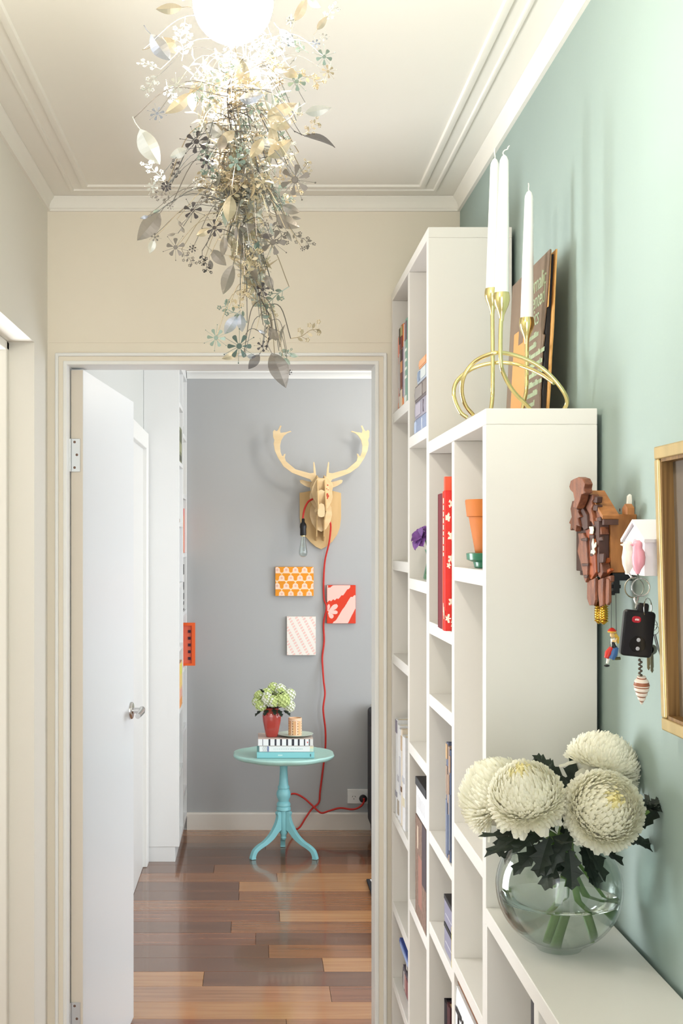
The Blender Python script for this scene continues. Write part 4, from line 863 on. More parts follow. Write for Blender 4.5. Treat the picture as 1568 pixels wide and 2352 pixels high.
# ================================================================== back room: bookcase on the left
bk0, bk1, bxf = 6.300, 7.015, -0.375
lb = thing('white_bookcase', 'tall white built-in bookcase seen edge-on in the back room', 'bookcase', (-0.46, 6.66, 0))
WB = mat('white_case_paint', (236, 238, 238), 0.35)
def pan(nm, *a): return MB().box(*a).build(nm, WB, parent=lb, bevel=0.0012)
pan('side_panel', -0.549, bxf, bk0, bk0+0.022, 0.075, 2.462); pan('side_panel', -0.549, bxf, bk1-0.022, bk1, 0.075, 2.462)
pan('divider', -0.549, bxf-0.001, 6.650, 6.672, 0.10, 2.44); pan('top_panel', -0.549, bxf, bk0+0.022, bk1-0.022, 2.440, 2.462)
pan('base_panel', -0.549, bxf, bk0+0.022, bk1-0.022, 0.075, 0.10); pan('plinth', -0.549, bxf-0.020, bk0+0.004, bk1, 0, 0.075)
pan('back_panel', -0.549, -0.542, bk0+0.022, bk1-0.022, 0.10, 2.44)
pan('crown', -0.549, bxf-0.003, bk0, bk1, 2.462, 2.4995)
ZA = (2.262, 1.970, 1.668, 1.365, 1.050, 0.740, 0.430); ZB = (2.135, 1.820, 1.512, 1.205, 0.912, 0.590, 0.250)
for z in ZA: pan('shelf', -0.542, bxf-0.001, bk0+0.022, 6.650, z-0.022, z)
for z in ZB: pan('shelf', -0.542, bxf-0.001, 6.672, bk1-0.022, z-0.022, z)
FS = Matrix.Rotation(math.pi, 4, 'Z')
def stand_r(x, y, z): return Matrix.Translation((x, y, z)) @ FS     # spine towards +X
BG = 'books on the white bookcase in the back room'
for lbl, x, y, z, t, d, h, c, b in (
    ('olive green picture book on the second shelf of the near column', bxf-0.004, 6.60, ZA[1], 0.24, 0.13, 0.175, (128, 132, 104), ((.05, .2, (96, 98, 88)), (.3, .55, (156, 158, 126)), (.6, .9, (108, 112, 92)))),
    ('small brown block on the third shelf of the near column', bxf-0.006, 6.46, ZA[2], 0.05, 0.05, 0.018, (140, 104, 76), ()),
    ('slim violet edged book on the fourth shelf of the near column', bxf-0.03, 6.42, ZA[3], 0.03, 0.11, 0.25, (140, 140, 184), ((.1, .6, (176, 176, 206)),)),
    ('yellow and peach magazine on the sixth shelf of the near column', bxf-0.002, 6.60, ZA[5], 0.24, 0.12, 0.225, (236, 190, 150), ((.02, .2, (238, 164, 96)), (.22, .4, (236, 178, 158)), (.45, .7, (240, 208, 130)), (.72, .97, (226, 220, 110)))),
    ('pale blue and olive book on the seventh shelf of the near column', bxf-0.012, 6.53, ZA[6], 0.18, 0.12, 0.245, (150, 186, 206), ((.0, .28, (170, 182, 146)),)),
    ('grey book on the top shelf of the far column', bxf-0.012, 6.90, ZB[0], 0.18, 0.12, 0.055, (150, 152, 152), ()),
    ('orange yellow and black spined book on the second shelf of the far column', bxf-0.022, 6.83, ZB[1], 0.12, 0.12, 0.185, (232, 190, 110), ((.0, .1, (40, 36, 36)), (.12, .35, (236, 206, 120)), (.36, .6, (120, 70, 50)), (.62, .95, (236, 180, 100)))),
    ('yellow and pink spined book on the third shelf of the far column', bxf-0.012, 6.90, ZB[2], 0.18, 0.12, 0.235, (238, 198, 80), ((.84, .99, (214, 92, 110)),)),
    ('pink spined book next to the yellow one in the far column', bxf-0.010, 6.98, ZB[2], 0.07, 0.12, 0.238, (236, 150, 140), ()),
    ('black and white patterned book on the fourth shelf of the far column', bxf-0.010, 6.93, ZB[3], 0.20, 0.12, 0.245, (54, 50, 50), ((.05, .12, (200, 198, 194)), (.2, .24, (210, 208, 204)), (.38, .45, (190, 188, 186)), (.62, .78, (226, 224, 222)))),
    ('slim black book on the sixth shelf of the far column', bxf-0.020, 6.80, ZB[5], 0.05, 0.12, 0.245, (44, 44, 48), ()),
    ('dull red book on the bottom shelf of the far column', bxf-0.018, 6.83, ZB[6], 0.08, 0.12, 0.215, (176, 82, 84), ())):
    book('book', lbl, stand_r(x, y, z+0.0005), t, d, h, c, b, BG)
of = thing('orange_frame', 'bright orange picture frame standing out from the far column', 'picture', (bxf, 6.82, ZB[4]))
Mo = Matrix.Translation((-0.350, 6.83, ZB[4]+0.0005))
OM = mat('orange_lacquer', (240, 98, 34), 0.4)
for a in ((-0.15, 0.028, 0, 0.02, 0, 0.012), (-0.15, 0.028, 0, 0.02, 0.213, 0.228), (0.010, 0.028, 0, 0.02, 0.012, 0.213), (-0.15, -0.14, 0, 0.02, 0.012, 0.213)):
    MB().box(*a, M=Mo).build('frame_side', OM, parent=of)
MB().box(-0.14, 0.010, 0.010, 0.016, 0.012, 0.213, M=Mo).build('picture_panel', mat('coral_print', (236, 112, 84), 0.6), parent=of)
for k in range(5): MB().box(-0.010, 0.004, 0.007, 0.010, 0.03+0.036*k, 0.045+0.036*k, M=Mo).build('printed_mark', mat('plum_ink', (70, 40, 60), 0.6), parent=of)
# ================================================================== tripod table
AQ = mat('aqua_paint', (140, 206, 214), 0.32, vary=0.05, vscale=(10, 10, 10)); AQT = mat('pale_aqua_paint', (178, 222, 214), 0.28, vary=0.04, vscale=(6, 6, 6))
TC0 = Vector((0.140, 6.44, 0))
tb = thing('tripod_table', 'aqua painted pedestal table with a scalloped top and three feet', 'table', TC0)
q = MB(); n = 120; rings = []
def sc_(a): return 1.0 + 0.030*abs(math.sin(a*4))**0.7 - 0.010*abs(math.cos(a*4))**6
for rr, z in ((0.02, 0.484), (0.215, 0.484), (0.236, 0.490), (0.248, 0.500), (0.250, 0.508), (0.247, 0.513), (0.236, 0.5145), (0.224, 0.510), (0.214, 0.5065), (0.02, 0.506)):
    rings.append([TC0 + Vector((rr*sc_(2*math.pi*k/n)*math.cos(2*math.pi*k/n), rr*sc_(2*math.pi*k/n)*math.sin(2*math.pi*k/n), z)) for k in range(n)])
q.loft(rings).build('table_top', AQT, parent=tb, smooth=True)
MB().lathe([(0.034, 0.484), (0.033, 0.474), (0.024, 0.462), (0.0195, 0.450), (0.019, 0.430), (0.021, 0.390), (0.024, 0.352), (0.029, 0.346), (0.030, 0.338), (0.027, 0.333), (0.033, 0.322), (0.0365, 0.308), (0.034, 0.292), (0.027, 0.278), (0.026, 0.270), (0.031, 0.266), (0.035, 0.258), (0.035, 0.250), (0.031, 0.246), (0.036, 0.240), (0.036, 0.228), (0.022, 0.224), (0.0215, 0.115), (0.018, 0.108), (0.014, 0.100), (0.013, 0.092), (0.015, 0.088), (0.009, 0.078), (0.001, 0.077)], TC0, 36).build('pedestal', AQ, parent=tb, smooth=True)
for a in (-150, -30, 90):
    d = Vector((math.cos(math.radians(a)), math.sin(math.radians(a)), 0)); s_ = Vector((-d.y, d.x, 0))
    up_ = cr([(0.020, 0, 0.222), (0.034, 0, 0.224), (0.042, 0, 0.214), (0.038, 0, 0.196), (0.050, 0, 0.160), (0.078, 0, 0.116), (0.115, 0, 0.083), (0.148, 0, 0.066), (0.176, 0, 0.044), (0.190, 0, 0.012), (0.191, 0, 0.001)], 5)
    dn_ = cr([(0.165, 0, 0.001), (0.166, 0, 0.012), (0.156, 0, 0.034), (0.132, 0, 0.050), (0.098, 0, 0.066), (0.062, 0, 0.090), (0.036, 0, 0.118), (0.020, 0, 0.130)], 5)
    w = 0.0125
    pl = [TC0 + d*p.x + Vector((0, 0, p.z)) - s_*w for p in up_+dn_]
    MB().prism(pl, s_*2*w).build('leg', AQ, parent=tb, bevel=0.003)
# books, vase, candle on the table
def bookX(name, label, x0, x1, y0, dep, z0, t, rgb, fn=None, group=None):
    M = basis((x0, y0, z0), (0, 1, 0), (0, 0, 1), (1, 0, 0))
    b = book(name, label, M, t, dep, x1-x0, rgb, (), group)
    if fn: raster('spine_print', b, (x0, y0-0.0012, z0+t*0.06), (x1-x0, 0, 0), (0, 0, t*0.88), 90, 8, fn)
    return b
TG = 'books stacked on the aqua table'
zt = 0.5068
def sp1(u, v): return (90, 120, 128) if 0.92 < u < 0.95 and 0.3 < v < 0.7 else (196, 226, 226) if 0.37 < u < 0.45 and 0.35 < v < 0.6 else (138, 202, 208)
def sp2(u, v):
    if 0.06 < u < 0.14: return (198, 202, 204) if (u*60+v*3) % 2 > 1 else (228, 230, 230)
    if 0.14 <= u < 0.18: return (120, 130, 168)
    if 0.24 < u < 0.80 and 0.38 < v < 0.62 and math.sin(u*190) > -0.2: return (196, 212, 212)
    if u > 0.93: return (206, 226, 206) if v < 0.6 else (230, 226, 190)
    return (236, 240, 240)
def sp3(u, v):
    if u < 0.075: return (240, 241, 243)
    if u < 0.09: return (70, 70, 80)
    if u > 0.94: return (226, 226, 222)
    if u > 0.925: return (90, 92, 96)
    k = ((u-0.145)/0.107) % 1.0
    return (44, 45, 56) if (0.40 < k < 0.74 and u > 0.15 and u < 0.86) else (226, 120, 120) if (0.4 < v < 0.6 and (abs(u-0.20) < 0.012 or abs(u-0.90) < 0.01 or abs(u-0.31) < 0.01)) else (240, 241, 243)
bookX('book', 'turquoise book at the bottom of the stack on the table', 0.006, 0.288, 6.315, 0.20, zt, 0.030, (138, 202, 208), sp1, TG)
bookX('book', 'white book with faint lettering in the middle of the stack on the table', 0.018, 0.284, 6.320, 0.19, zt+0.0305, 0.029, (238, 240, 240), sp2, TG)
bookX('book', 'black and white striped book on top of the stack on the table', 0.012, 0.282, 6.318, 0.19, zt+0.060, 0.036, (214, 196, 186), sp3, TG)
zb = zt+0.0968
vz_ = thing('red_vase', 'squared red glass vase holding the green-white blooms', 'vase', (0.080, 6.385, zb))
prof = [(0.027, 0.0), (0.030, 0.003), (0.045, 0.080), (0.047, 0.105), (0.042, 0.128), (0.032, 0.142)]
def sq(r, z, c): 
    return [c + Vector((r*(abs(math.cos(a))**0.55)*(1 if math.cos(a) > 0 else -1), r*(abs(math.sin(a))**0.55)*(1 if math.sin(a) > 0 else -1), z)) for a in [2*math.pi*(k+0.5)/24 for k in range(24)]]
vcn = Vector((0.080, 6.385, zb+0.0003))
rg = [sq(r, z, vcn) for r, z in prof] + [sq(r-0.004, z, vcn) for r, z in reversed(prof[1:])]
MB().loft(rg).build('glass_body', mat('red_glass', (204, 82, 74), 0.12, trans=0.30, coat=0.5), parent=vz_, smooth=True)
FLW = mat('pale_green_petal', (206, 222, 150), 0.6); FLP = mat('whitish_petal', (236, 240, 226), 0.6); SG = mat('bloom_stem', (62, 40, 34), 0.6)
def snow(x, y, r, Y, green, label):
    c = P(x, y, Y); rr = r*Y/F*1.12
    t = thing('snowball_bloom', label, 'flower', vcn + Vector((0, 0, 0.02)), 'snowball blooms in the red vase')
    q = MB(); nn = 62
    for i in range(nn):
        th = math.acos(1-1.96*(i+0.5)/nn); ph = i*2.39996
        d = Vector((math.sin(th)*math.cos(ph), math.sin(th)*math.sin(ph), math.cos(th)))
        u = d.orthogonal().normalized(); v = d.cross(u); f = c + d*rr*R.uniform(0.92, 1.06); s = rr*0.30; a0 = R.uniform(0, 1.5)
        vs = [f - d*s*0.35]
        for k in range(10):
            a = a0 + k*math.pi/5; e = s if k % 2 == 0 else s*0.55
            vs.append(f + (u*math.cos(a)+v*math.sin(a))*e + d*s*0.12*(k % 2 == 0))
        q.add(vs, [(0, k+1, (k+1) % 10+1) for k in range(10)], 0 if R.random() < green else 1)
    q.ball(c, rr*0.86, 10, 8)
    tag(q.build('floret_mass', [FLW, FLP], parent=t), kind='stuff')
    base = vcn + Vector((R.uniform(-.02, .02), R.uniform(-.02, .02), 0.02 + R.uniform(0, 0.02)))
    neck = vcn + Vector((0.25*(c.x-vcn.x), 0.2*(c.y-vcn.y), 0.135))
    MB().tube(cr([base, neck, c], 5), 0.0028, 6).build('stem', SG, parent=t)
SB = [(627, 1580, 11, 6.40, .75, 'green-white snowball bloom at the top of the bouquet'), (643, 1584, 12, 6.39, .25, 'white snowball bloom at the top right of the bouquet'), (612, 1593, 11, 6.38, .5, 'pale snowball bloom in the upper middle of the bouquet'),
      (596, 1598, 11, 6.39, .85, 'greenest snowball bloom at the upper left of the bouquet'), (590, 1612, 10, 6.38, .8, 'green snowball bloom at the far left of the bouquet'), (599, 1620, 12, 6.35, .6, 'snowball bloom at the lower left of the bouquet'),
      (614, 1607, 12, 6.33, .1, 'whitest snowball bloom in the front of the bouquet'), (627, 1611, 12, 6.32, .75, 'green snowball bloom low in the front of the bouquet'), (649, 1608, 15, 6.33, .85, 'largest green snowball bloom right of the middle'),
      (664, 1596, 13, 6.40, .1, 'white snowball bloom at the upper right of the bouquet'), (664, 1622, 12, 6.36, .1, 'white snowball bloom at the lower right of the bouquet'), (636, 1598, 11, 6.44, .6, 'snowball bloom at the back of the bouquet')]
for a in SB: snow(*a)
lf_ = thing('leafy_sprig', 'dark green leafy sprig under the snowball blooms', 'sprig', vcn + Vector((0, 0, 0.10)))
for x, y, d in ((602, 1632, (-0.7, -0.2, -0.3)), (616, 1630, (-0.3, -0.5, -0.2)), (638, 1630, (0.3, -0.5, -0.3)), (650, 1632, (0.6, -0.4, -0.2)), (628, 1628, (0.1, -0.6, -0.2)), (645, 1596, (0.2, -0.5, 0.5)), (604, 1592, (-0.2, -0.5, 0.6))):
    q = MB(); leaf_mesh(q, P(x, y, 6.345), d, (0, -0.3, 1), 0.045, 0.03, 2, 0.2, 0.3); q.build('leaf', LEAFG, parent=lf_)
MB().tube([vcn + Vector((0.0, 0, 0.03)), vcn + Vector((0.005, -0.02, 0.125)), P(628, 1628, 6.35)], 0.003, 6).build('stem', SG, parent=lf_)
pl_ = thing('side_plate', 'small pale green plate on the striped book', 'plate', (0.197, 6.40, zb))
MB().lathe([(0.045, 0), (0.05, 0.001), (0.072, 0.007), (0.090, 0.0115), (0.0905, 0.013), (0.088, 0.0128), (0.07, 0.0085), (0.05, 0.003), (0.001, 0.0028)], (0.197, 6.40, zb+0.0003), 44).build('plate_body', mat('plate_green', (206, 224, 210), 0.25), parent=pl_, smooth=True)
cd = thing('pillar_candle', 'peach patterned candle jar standing on the small plate', 'candle', (0.196, 6.39, zb+0.0033))
cz = zb+0.0035
def candp(u, v):
    if v > 0.93 or v < 0.05: return (238, 206, 178)
    if abs((u*8) % 1-0.5) < 0.09 and abs((v*6) % 1-0.5) < 0.25: return (136, 92, 72)
    if abs((u*8) % 1-0.5) > 0.40: return (214, 150, 100)
    return (240, 208, 176) if (u*16) % 2 < 1 else (234, 190, 140)
q = MB().lathe([(0.031, 0), (0.0335, 0.002), (0.0335, 0.086), (0.0325, 0.089), (0.0300, 0.089), (0.0298, 0.080), (0.001, 0.079)], (0.196, 6.39, cz), 40)
q.build('candle_body', mat('peach_wax', (238, 200, 164), 0.45), parent=cd, smooth=True)
me = bpy.data.meshes.new('pattern_band'); nx, ny = 96, 24; vs = []; fs = []; dat = []
for j in range(ny+1):
    for i in range(nx): a = 2*math.pi*i/nx; vs.append((0.0337*math.cos(a), 0.0337*math.sin(a), 0.0003+0.004+0.078*j/ny))
for j in range(ny):
    for i in range(nx): fs.append((j*nx+i, j*nx+(i+1) % nx, (j+1)*nx+(i+1) % nx, (j+1)*nx+i)); dat += list(lin(candp((i+.5)/nx, (j+.5)/ny))+(1.0,))*4
me.from_pydata(vs, [], fs); at = me.color_attributes.new('print', 'FLOAT_COLOR', 'CORNER'); at.data.foreach_set('color', dat); me.materials.append(attr_mat('print_ink'))
o = bpy.data.objects.new('pattern_band', me); COL.objects.link(o); o.parent = cd; ORG[o.name] = ORG[cd.name]
# ================================================================== plywood deer head lamp
PLY = mat('birch_plywood', (232, 208, 166), 0.55, rgb2=(220, 192, 146), vscale=(3, 30, 30)); PLYE = mat('plywood_board', (218, 186, 134), 0.55, rgb2=(206, 172, 120), vscale=(20, 20, 3))
REDC = mat('red_fabric_cord', (206, 52, 44), 0.6, vary=0.15, vscale=(400, 400, 400))
dl = thing('deer_head_lamp', 'slotted plywood deer head trophy with a red cord lamp', 'wall lamp', P(737, 1200, 7.0))
def cut(nm, pts, Y, th=0.006, m=PLY, k=0.15944, ox=610, oy=960, mir=False):
    if mir: pts = [(1598-a, b) for a, b in reversed(pts)]
    return MB().prism([P(ox+a*k, oy+b*k, Y) for a, b in pts], (0, th, 0)).build(nm, m, parent=dl, bevel=0.001)
sh_ = [(488, 1078), (560, 1068), (630, 1052), (800, 1040), (970, 1052), (1040, 1068), (1085, 1082), (1085, 1440), (1068, 1580), (1030, 1680), (960, 1780), (880, 1850), (800, 1892), (720, 1855), (640, 1785), (560, 1690), (512, 1570), (492, 1440)]
cut('backboard', sh_, 7.003, 0.016, PLYE)
ant = [(728, 870), (724, 800), (716, 730), (702, 645), (694, 630), (684, 642), (690, 790), (640, 797), (560, 775), (430, 740), (370, 690), (290, 622), (275, 570), (287, 515), (262, 520), (250, 548), (234, 545), (213, 490), (206, 400), (224, 320), (262, 258), (312, 218), (372, 198), (356, 184), (292, 204), (214, 214), (205, 180), (228, 112), (206, 108), (178, 172), (156, 190), (124, 170), (104, 195), (106, 270), (124, 318), (114, 372), (130, 470), (180, 580), (258, 700), (380, 790), (470, 825), (640, 885), (670, 930), (728, 930)]
cut('antler', ant, 6.905); cut('antler', ant, 6.905, mir=True)
ear = [(690, 925), (600, 912), (520, 888), (488, 898), (500, 935), (560, 975), (625, 1003), (690, 985)]
cut('ear', ear, 6.935); cut('ear', ear, 6.935, mir=True)
face = [(735, 842), (800, 868), (865, 842), (905, 870), (960, 945), (968, 1010), (955, 1060), (964, 1140), (940, 1220), (890, 1300), (800, 1345), (710, 1300), (650, 1210), (632, 1130), (648, 1050), (640, 1000), (660, 940), (700, 870)]
cut('face_plate', face, 6.900)
neck = [(800, 1180), (900, 1210), (945, 1290), (955, 1400), (925, 1510), (870, 1600), (800, 1640), (730, 1605), (665, 1520), (635, 1410), (640, 1290), (700, 1210)]
cut('neck_plate', neck, 6.940)
f2 = [(738, 872), (752, 868), (852, 868), (866, 875), (905, 960), (915, 1060), (890, 1180), (860, 1260), (800, 1290), (740, 1260), (700, 1180), (655, 1080), (672, 990), (700, 930)]
cut('brow_plate', f2, 6.855)
f3 = [(735, 1060), (800, 1030), (865, 1060), (880, 1160), (860, 1260), (890, 1290), (860, 1330), (800, 1340), (740, 1340), (712, 1365), (704, 1330), (735, 1280), (725, 1180)]
cut('muzzle_plate', f3, 6.800)
nose = [(750, 1290), (765, 1245), (800, 1226), (838, 1245), (850, 1290), (852, 1380), (842, 1420), (800, 1432), (758, 1420), (748, 1380)]
cut('nose_plate', nose, 6.755)
for xk in (745, 852):       # two long vertical profiles
    X_ = P(610+xk*0.15944, 0, 6.86).x
    pr = [(7.003, 1.905), (6.93, 1.93), (6.890, 1.925), (6.850, 1.900), (6.80, 1.84), (6.762, 1.79), (6.752, 1.765), (6.756, 1.735), (6.80, 1.722), (6.86, 1.715), (6.90, 1.690), (6.92, 1.65), (6.945, 1.60), (7.003, 1.575)]
    MB().prism([(X_-0.003, a, b) for a, b in pr], (0.006, 0, 0)).build('profile_plate', PLYE, parent=dl)
RF = mat('red_decal', (196, 66, 44), 0.6)
q = MB()
for x, y, s in ((893, 968, 9), (880, 1020, 6), (900, 1035, 6), (888, 1095, 10), (900, 1115, 9), (878, 1125, 9), (893, 1140, 10), (905, 1130, 7), (888, 1160, 8), (880, 1110, 7)):
    c = P(610+x*0.15944, 960+y*0.15944, 6.854); r = s*0.15944*6.85/F*1.5
    q.prism([c + Vector((r*(1+0.4*math.cos(5*a))*math.cos(a)*0.75, 0, r*(1+0.4*math.cos(5*a))*math.sin(a)*0.75)) for a in [2*math.pi*k/20 for k in range(20)]], (0, 0.0008, 0))
q.build('flower_decal', RF, parent=dl)
MB().tube(cr([P(718, 1146, 6.89), P(708, 1152, 6.885), P(701, 1164, 6.88), P(697, 1178, 6.88), P(695.5, 1192, 6.88)], 5), 0.0052, 8).build('lamp_cord', REDC, parent=dl, smooth=True)
bcn = P(696, 1230, 6.88)
sk_ = MB().lathe([(0.005, 0.092), (0.008, 0.088), (0.0085, 0.072), (0.017, 0.060), (0.0185, 0.045), (0.0165, 0.036), (0.017, 0.004), (0.0155, 0.0), (0.001, 0.0)], bcn, 20).build('bulb_socket', BLACKP, parent=dl, smooth=True)
MB().lathe([(0.0125, 0.002), (0.0125, -0.004), (0.0118, -0.006)], bcn, 20).build('bulb_collar', BRASS, parent=sk_, smooth=True)
MB().lathe([(0.0115, -0.005), (0.0125, -0.02), (0.017, -0.05), (0.0225, -0.080), (0.0235, -0.092), (0.020, -0.106), (0.010, -0.114), (0.0005, -0.116)], bcn, 26, cap=False).build('glass_bulb', thin_glass('bulb_glass', (232, 238, 236), 2.2), parent=sk_, smooth=True)
MB().tube(cr([bcn + Vector((0.003, 0, -0.01)), bcn + Vector((0.006, 0, -0.05)), bcn + Vector((0.0, 0, -0.06)), bcn + Vector((-0.006, 0, -0.05)), bcn + Vector((-0.003, 0, -0.01))], 5), 0.0004, 5).build('filament', BRASS, parent=sk_)
WYC = 7.011
cpts = [(750, 1196, 6.96), (759, 1204, 6.965), (756, 1244, 6.98), (746, 1288, 7.0), (743, 1336, WYC), (744, 1375, WYC), (749.5, 1396, 6.990), (743, 1431, WYC), (744, 1473, WYC), (740, 1509, WYC), (741, 1535, 7.0), (743, 1564, 6.985), (746, 1594, 6.97), (742, 1629, 6.96), (747, 1676, 6.97), (747, 1717, 6.985), (743, 1755, WYC), (735, 1817, WYC), (732, 1843, WYC), (716, 1858, 6.99), (702, 1878, 6.975), (688, 1900, 6.965), (676, 1904, 6.93), (662, 1890, 6.90), (655, 1860, 6.92), (657, 1832, 6.965), (668, 1824, 6.985), (681, 1824, 6.985), (699, 1834, 6.985), (719, 1852, 6.982), (737, 1867, 6.975), (757, 1862, 6.975), (781, 1856, 6.985), (810, 1859, 6.98), (828, 1852, 6.975), (836, 1840, 6.968), (835, 1834, 6.962)]
MB().tube(cr([P(*c) for c in cpts], 6), 0.0052, 8).build('power_cord', REDC, parent=dl, smooth=True)
MB().lathe([(0.0008, 0.046), (0.016, 0.045), (0.0205, 0.040), (0.0215, 0.026), (0.019, 0.0115), (0.001, 0.0115)], P(832.5, 1832, 7.02), 24, M=Matrix.Rotation(math.pi/2, 4, 'X')).build('plug', BLACKP, parent=dl, smooth=True)
out = thing('power_outlet', 'white double power outlet on the grey wall above the skirting', 'outlet', P(821, 1829, 7.015))
A, B = P(797.5, 1812, 7.02), P(845.5, 1845, 7.02)
wp_ = MB().box(A.x, B.x, 7.0095, 7.0198, B.z, A.z).build('wall_plate', WHITE, parent=out, bevel=0.002)
MB().lathe([(0.0005, 0.013), (0.0065, 0.0125), (0.0072, 0.010)], P(804, 1821, 7.02), 16, M=Matrix.Rotation(math.pi/2, 4, 'X')).build('switch', WHITE, parent=out, smooth=True)
MB().lathe([(0.0005, 0.013), (0.0065, 0.0125), (0.0072, 0.010)], P(841, 1819, 7.02), 16, M=Matrix.Rotation(math.pi/2, 4, 'X')).build('switch', WHITE, parent=out, smooth=True)
for x, y, a in ((809.5, 1829.5, 0.5), (815.5, 1829.5, -0.5), (812.5, 1835, 0)):
    c = P(x, y, 7.009); MB().box(-0.0011, 0.0011, -0.0006, 0.0006, -0.004, 0.004, M=Matrix.Translation(c) @ Matrix.Rotation(a, 4, 'Y')).build('socket_slot', BLACKP, parent=wp_)
# ================================================================== three canvases
def canvas(label, x0, y0, x1, y1, base, fn, nx, ny):
    A, B = P(x0, y0, 7.0), P(x1, y1, 7.0)
    t = thing('canvas', label, 'picture', ((A.x+B.x)/2, 7.01, B.z))
    MB().box(A.x, B.x, 6.999, 7.0195, B.z, A.z).build('stretched_fabric', mat('canvas_edge_%d' % base[2], base, 0.8), parent=t, bevel=0.0015)
    raster('fabric_print', t, (A.x+0.001, 6.9989, B.z+0.001), (B.x-A.x-0.002, 0, 0), (0, 0, A.z-B.z-0.002), nx, ny, fn, rough=0.85)
def f_orange(u, v):
    rows = 3.62; cols = 4.15; y = (1-v)*rows; k = int(y+0.15); fy = y + 0.15 - k; x = u*cols + (0.32 if k % 2 == 0 else -0.18); fx = (x % 1.0) - 0.5
    d1 = math.hypot(fx*1.06, (fy-0.52)*0.90); a = math.atan2(fy-0.52, fx)
    if d1 < 0.075: return (232, 176, 160)
    if d1 < 0.165: return (240, 188, 160) if math.cos(6*a) > 0 else (246, 206, 186)
    if d1 < 0.20: return (250, 222, 200)
    hw = 0.05 + 0.41*(fy-0.06)/0.88
    for a0, b0 in ((0, 0.04), (-0.43, 0.92), (0.43, 0.92)):
        r = math.hypot(fx-a0, (fy-b0)*0.86)
        if r < 0.062: return (254, 236, 200)
        if r < 0.078: return (244, 170, 70)
    if d1 < 0.315 + 0.018*math.cos(10*a): return (250, 220, 198)
    if 0.10 < fy < 0.93 and abs(fx) < hw*0.92: return (249, 214, 186) if fy > 0.62 else (240, 152, 30) if d1 > 0.33 and fy < 0.2 else (249, 214, 186)
    return (240, 152, 30)
canvas('orange canvas printed with rows of pale flowers below the deer head', 632, 1302, 720, 1369, (238, 170, 70), f_orange, 120, 92)
def f_red(u, v):
    y = 1-v; j = 0.008*math.sin(55*u+31*y)
    cx, cy = 0.02, 0.70
    for a, L, w in ((-1.40, 0.27, 0.050), (-0.62, 0.42, 0.085), (0.05, 0.35, 0.070), (0.85, 0.28, 0.080)):
        dx, dy = u-cx, (y-cy)*1.34; r = dx*math.cos(a)+dy*math.sin(a); s = -dx*math.sin(a)+dy*math.cos(a)
        if 0.03 < r < L and abs(s) < w*math.sin(math.pi*min(1, (r/L)**1.7*0.86+0.03))**0.8: return (244, 204, 194)
    if y < 0.09 - 0.38*u + j and u > 0.03: return (222, 58, 24)
    c1 = 0.42 - 0.20*u - 0.46*max(0, u-0.35)**1.5*1.6 + 2*j       # lower edge of the first petal
    if u < 0.82 and y < c1 + 0.01 and y < 0.44 and not (u > 0.70 and y > 0.62-0.62*u+0.1): return (243, 203, 192)
    kn = ((0.18, 1.02), (0.34, 0.88), (0.45, 0.76), (0.56, 0.62), (0.72, 0.43), (0.84, 0.31), (1.01, 0.26)); edge = 1.1
    for (ua, ya), (ub, yb) in zip(kn, kn[1:]):
        if ua <= u < ub: edge = ya + (yb-ya)*(u-ua)/(ub-ua)
    if y > edge + 1.5*j and y > 0.26:
        if u > 0.72 and y > 1.0 - 1.35*(u-0.72)+2*j: return (222, 62, 34)
        return (243, 203, 192)
    return (222, 58, 24)
canvas('red canvas with big pale pink leaf shapes right of the cord', 750.5, 1344, 816.5, 1432, (214, 70, 50), f_red, 92, 120)
def f_pink(u, v):
    a = u*7.2 + v*9.6; b = u*7.2*0.5 - v*9.6*0.9
    s = math.sin(math.pi*(u*8 + (1-v)*-5.5))
    w = math.sin(2*math.pi*((1-v)*11 + u*6))
    return (244, 206, 198) if (s > 0.15 and w > -0.35) else (246, 240, 232)
canvas('small white canvas with tiny pink zigzag print, lowest of the three', 658.5, 1416, 725, 1505, (236, 226, 216), f_pink, 80, 104)
# ================================================================== sofa and rug at the right
SF = mat('charcoal_upholstery', (66, 66, 70), 0.85, vary=0.15, vscale=(200, 200, 200), bump=0.2, bscale=500)
sofa = thing('sofa', 'charcoal fabric sofa standing against the grey wall', 'sofa', (1.5, 6.6, 0))
def cush(nm, x0, x1, y0, y1, z0, z1, bv=0.03, m=SF): return MB().box(x0, x1, y0, y1, z0, z1).build(nm, m, parent=sofa, bevel=bv, seg=4)
cush('arm', 0.607, 0.76, 6.20, 6.975, 0.06, 0.60, 0.02); cush('backrest', 0.608, 2.30, 6.80, 6.995, 0.10, 0.675, 0.02); cush('arm', 2.14, 2.30, 6.20, 6.975, 0.06, 0.60)
cush('base', 0.76, 2.14, 6.22, 6.90, 0.06, 0.26); cush('seat_cushion', 0.765, 1.447, 6.20, 6.80, 0.26, 0.42); cush('seat_cushion', 1.453, 2.135, 6.20, 6.80, 0.26, 0.42)
for x, y in ((0.64, 6.25), (0.64, 6.93), (2.26, 6.25), (2.26, 6.93)): MB().lathe([(0.018, 0), (0.022, 0.06)], (x, y, 0), 12).build('leg', DARK, parent=sofa)
th = thing('throw_blanket', 'pale beige throw folded over the sofa back', 'blanket', (0.70, 6.89, 0.676))
q = MB(); rings = []
for k, (dy, dz) in enumerate(((-0.012, -0.068), (-0.010, -0.02), (0.0, 0.006), (0.10, 0.010), (0.19, 0.004))):
    rings.append([Vector((0.625, 6.79+dy, 0.677+dz)), Vector((0.90, 6.79+dy, 0.677+dz)), Vector((0.90, 6.79+dy-(0.006 if dz < 0 else 0), 0.677+dz+(0.008 if dz >= 0 else 0))), Vector((0.625, 6.79+dy-(0.006 if dz < 0 else 0), 0.677+dz+(0.008 if dz >= 0 else 0)))])
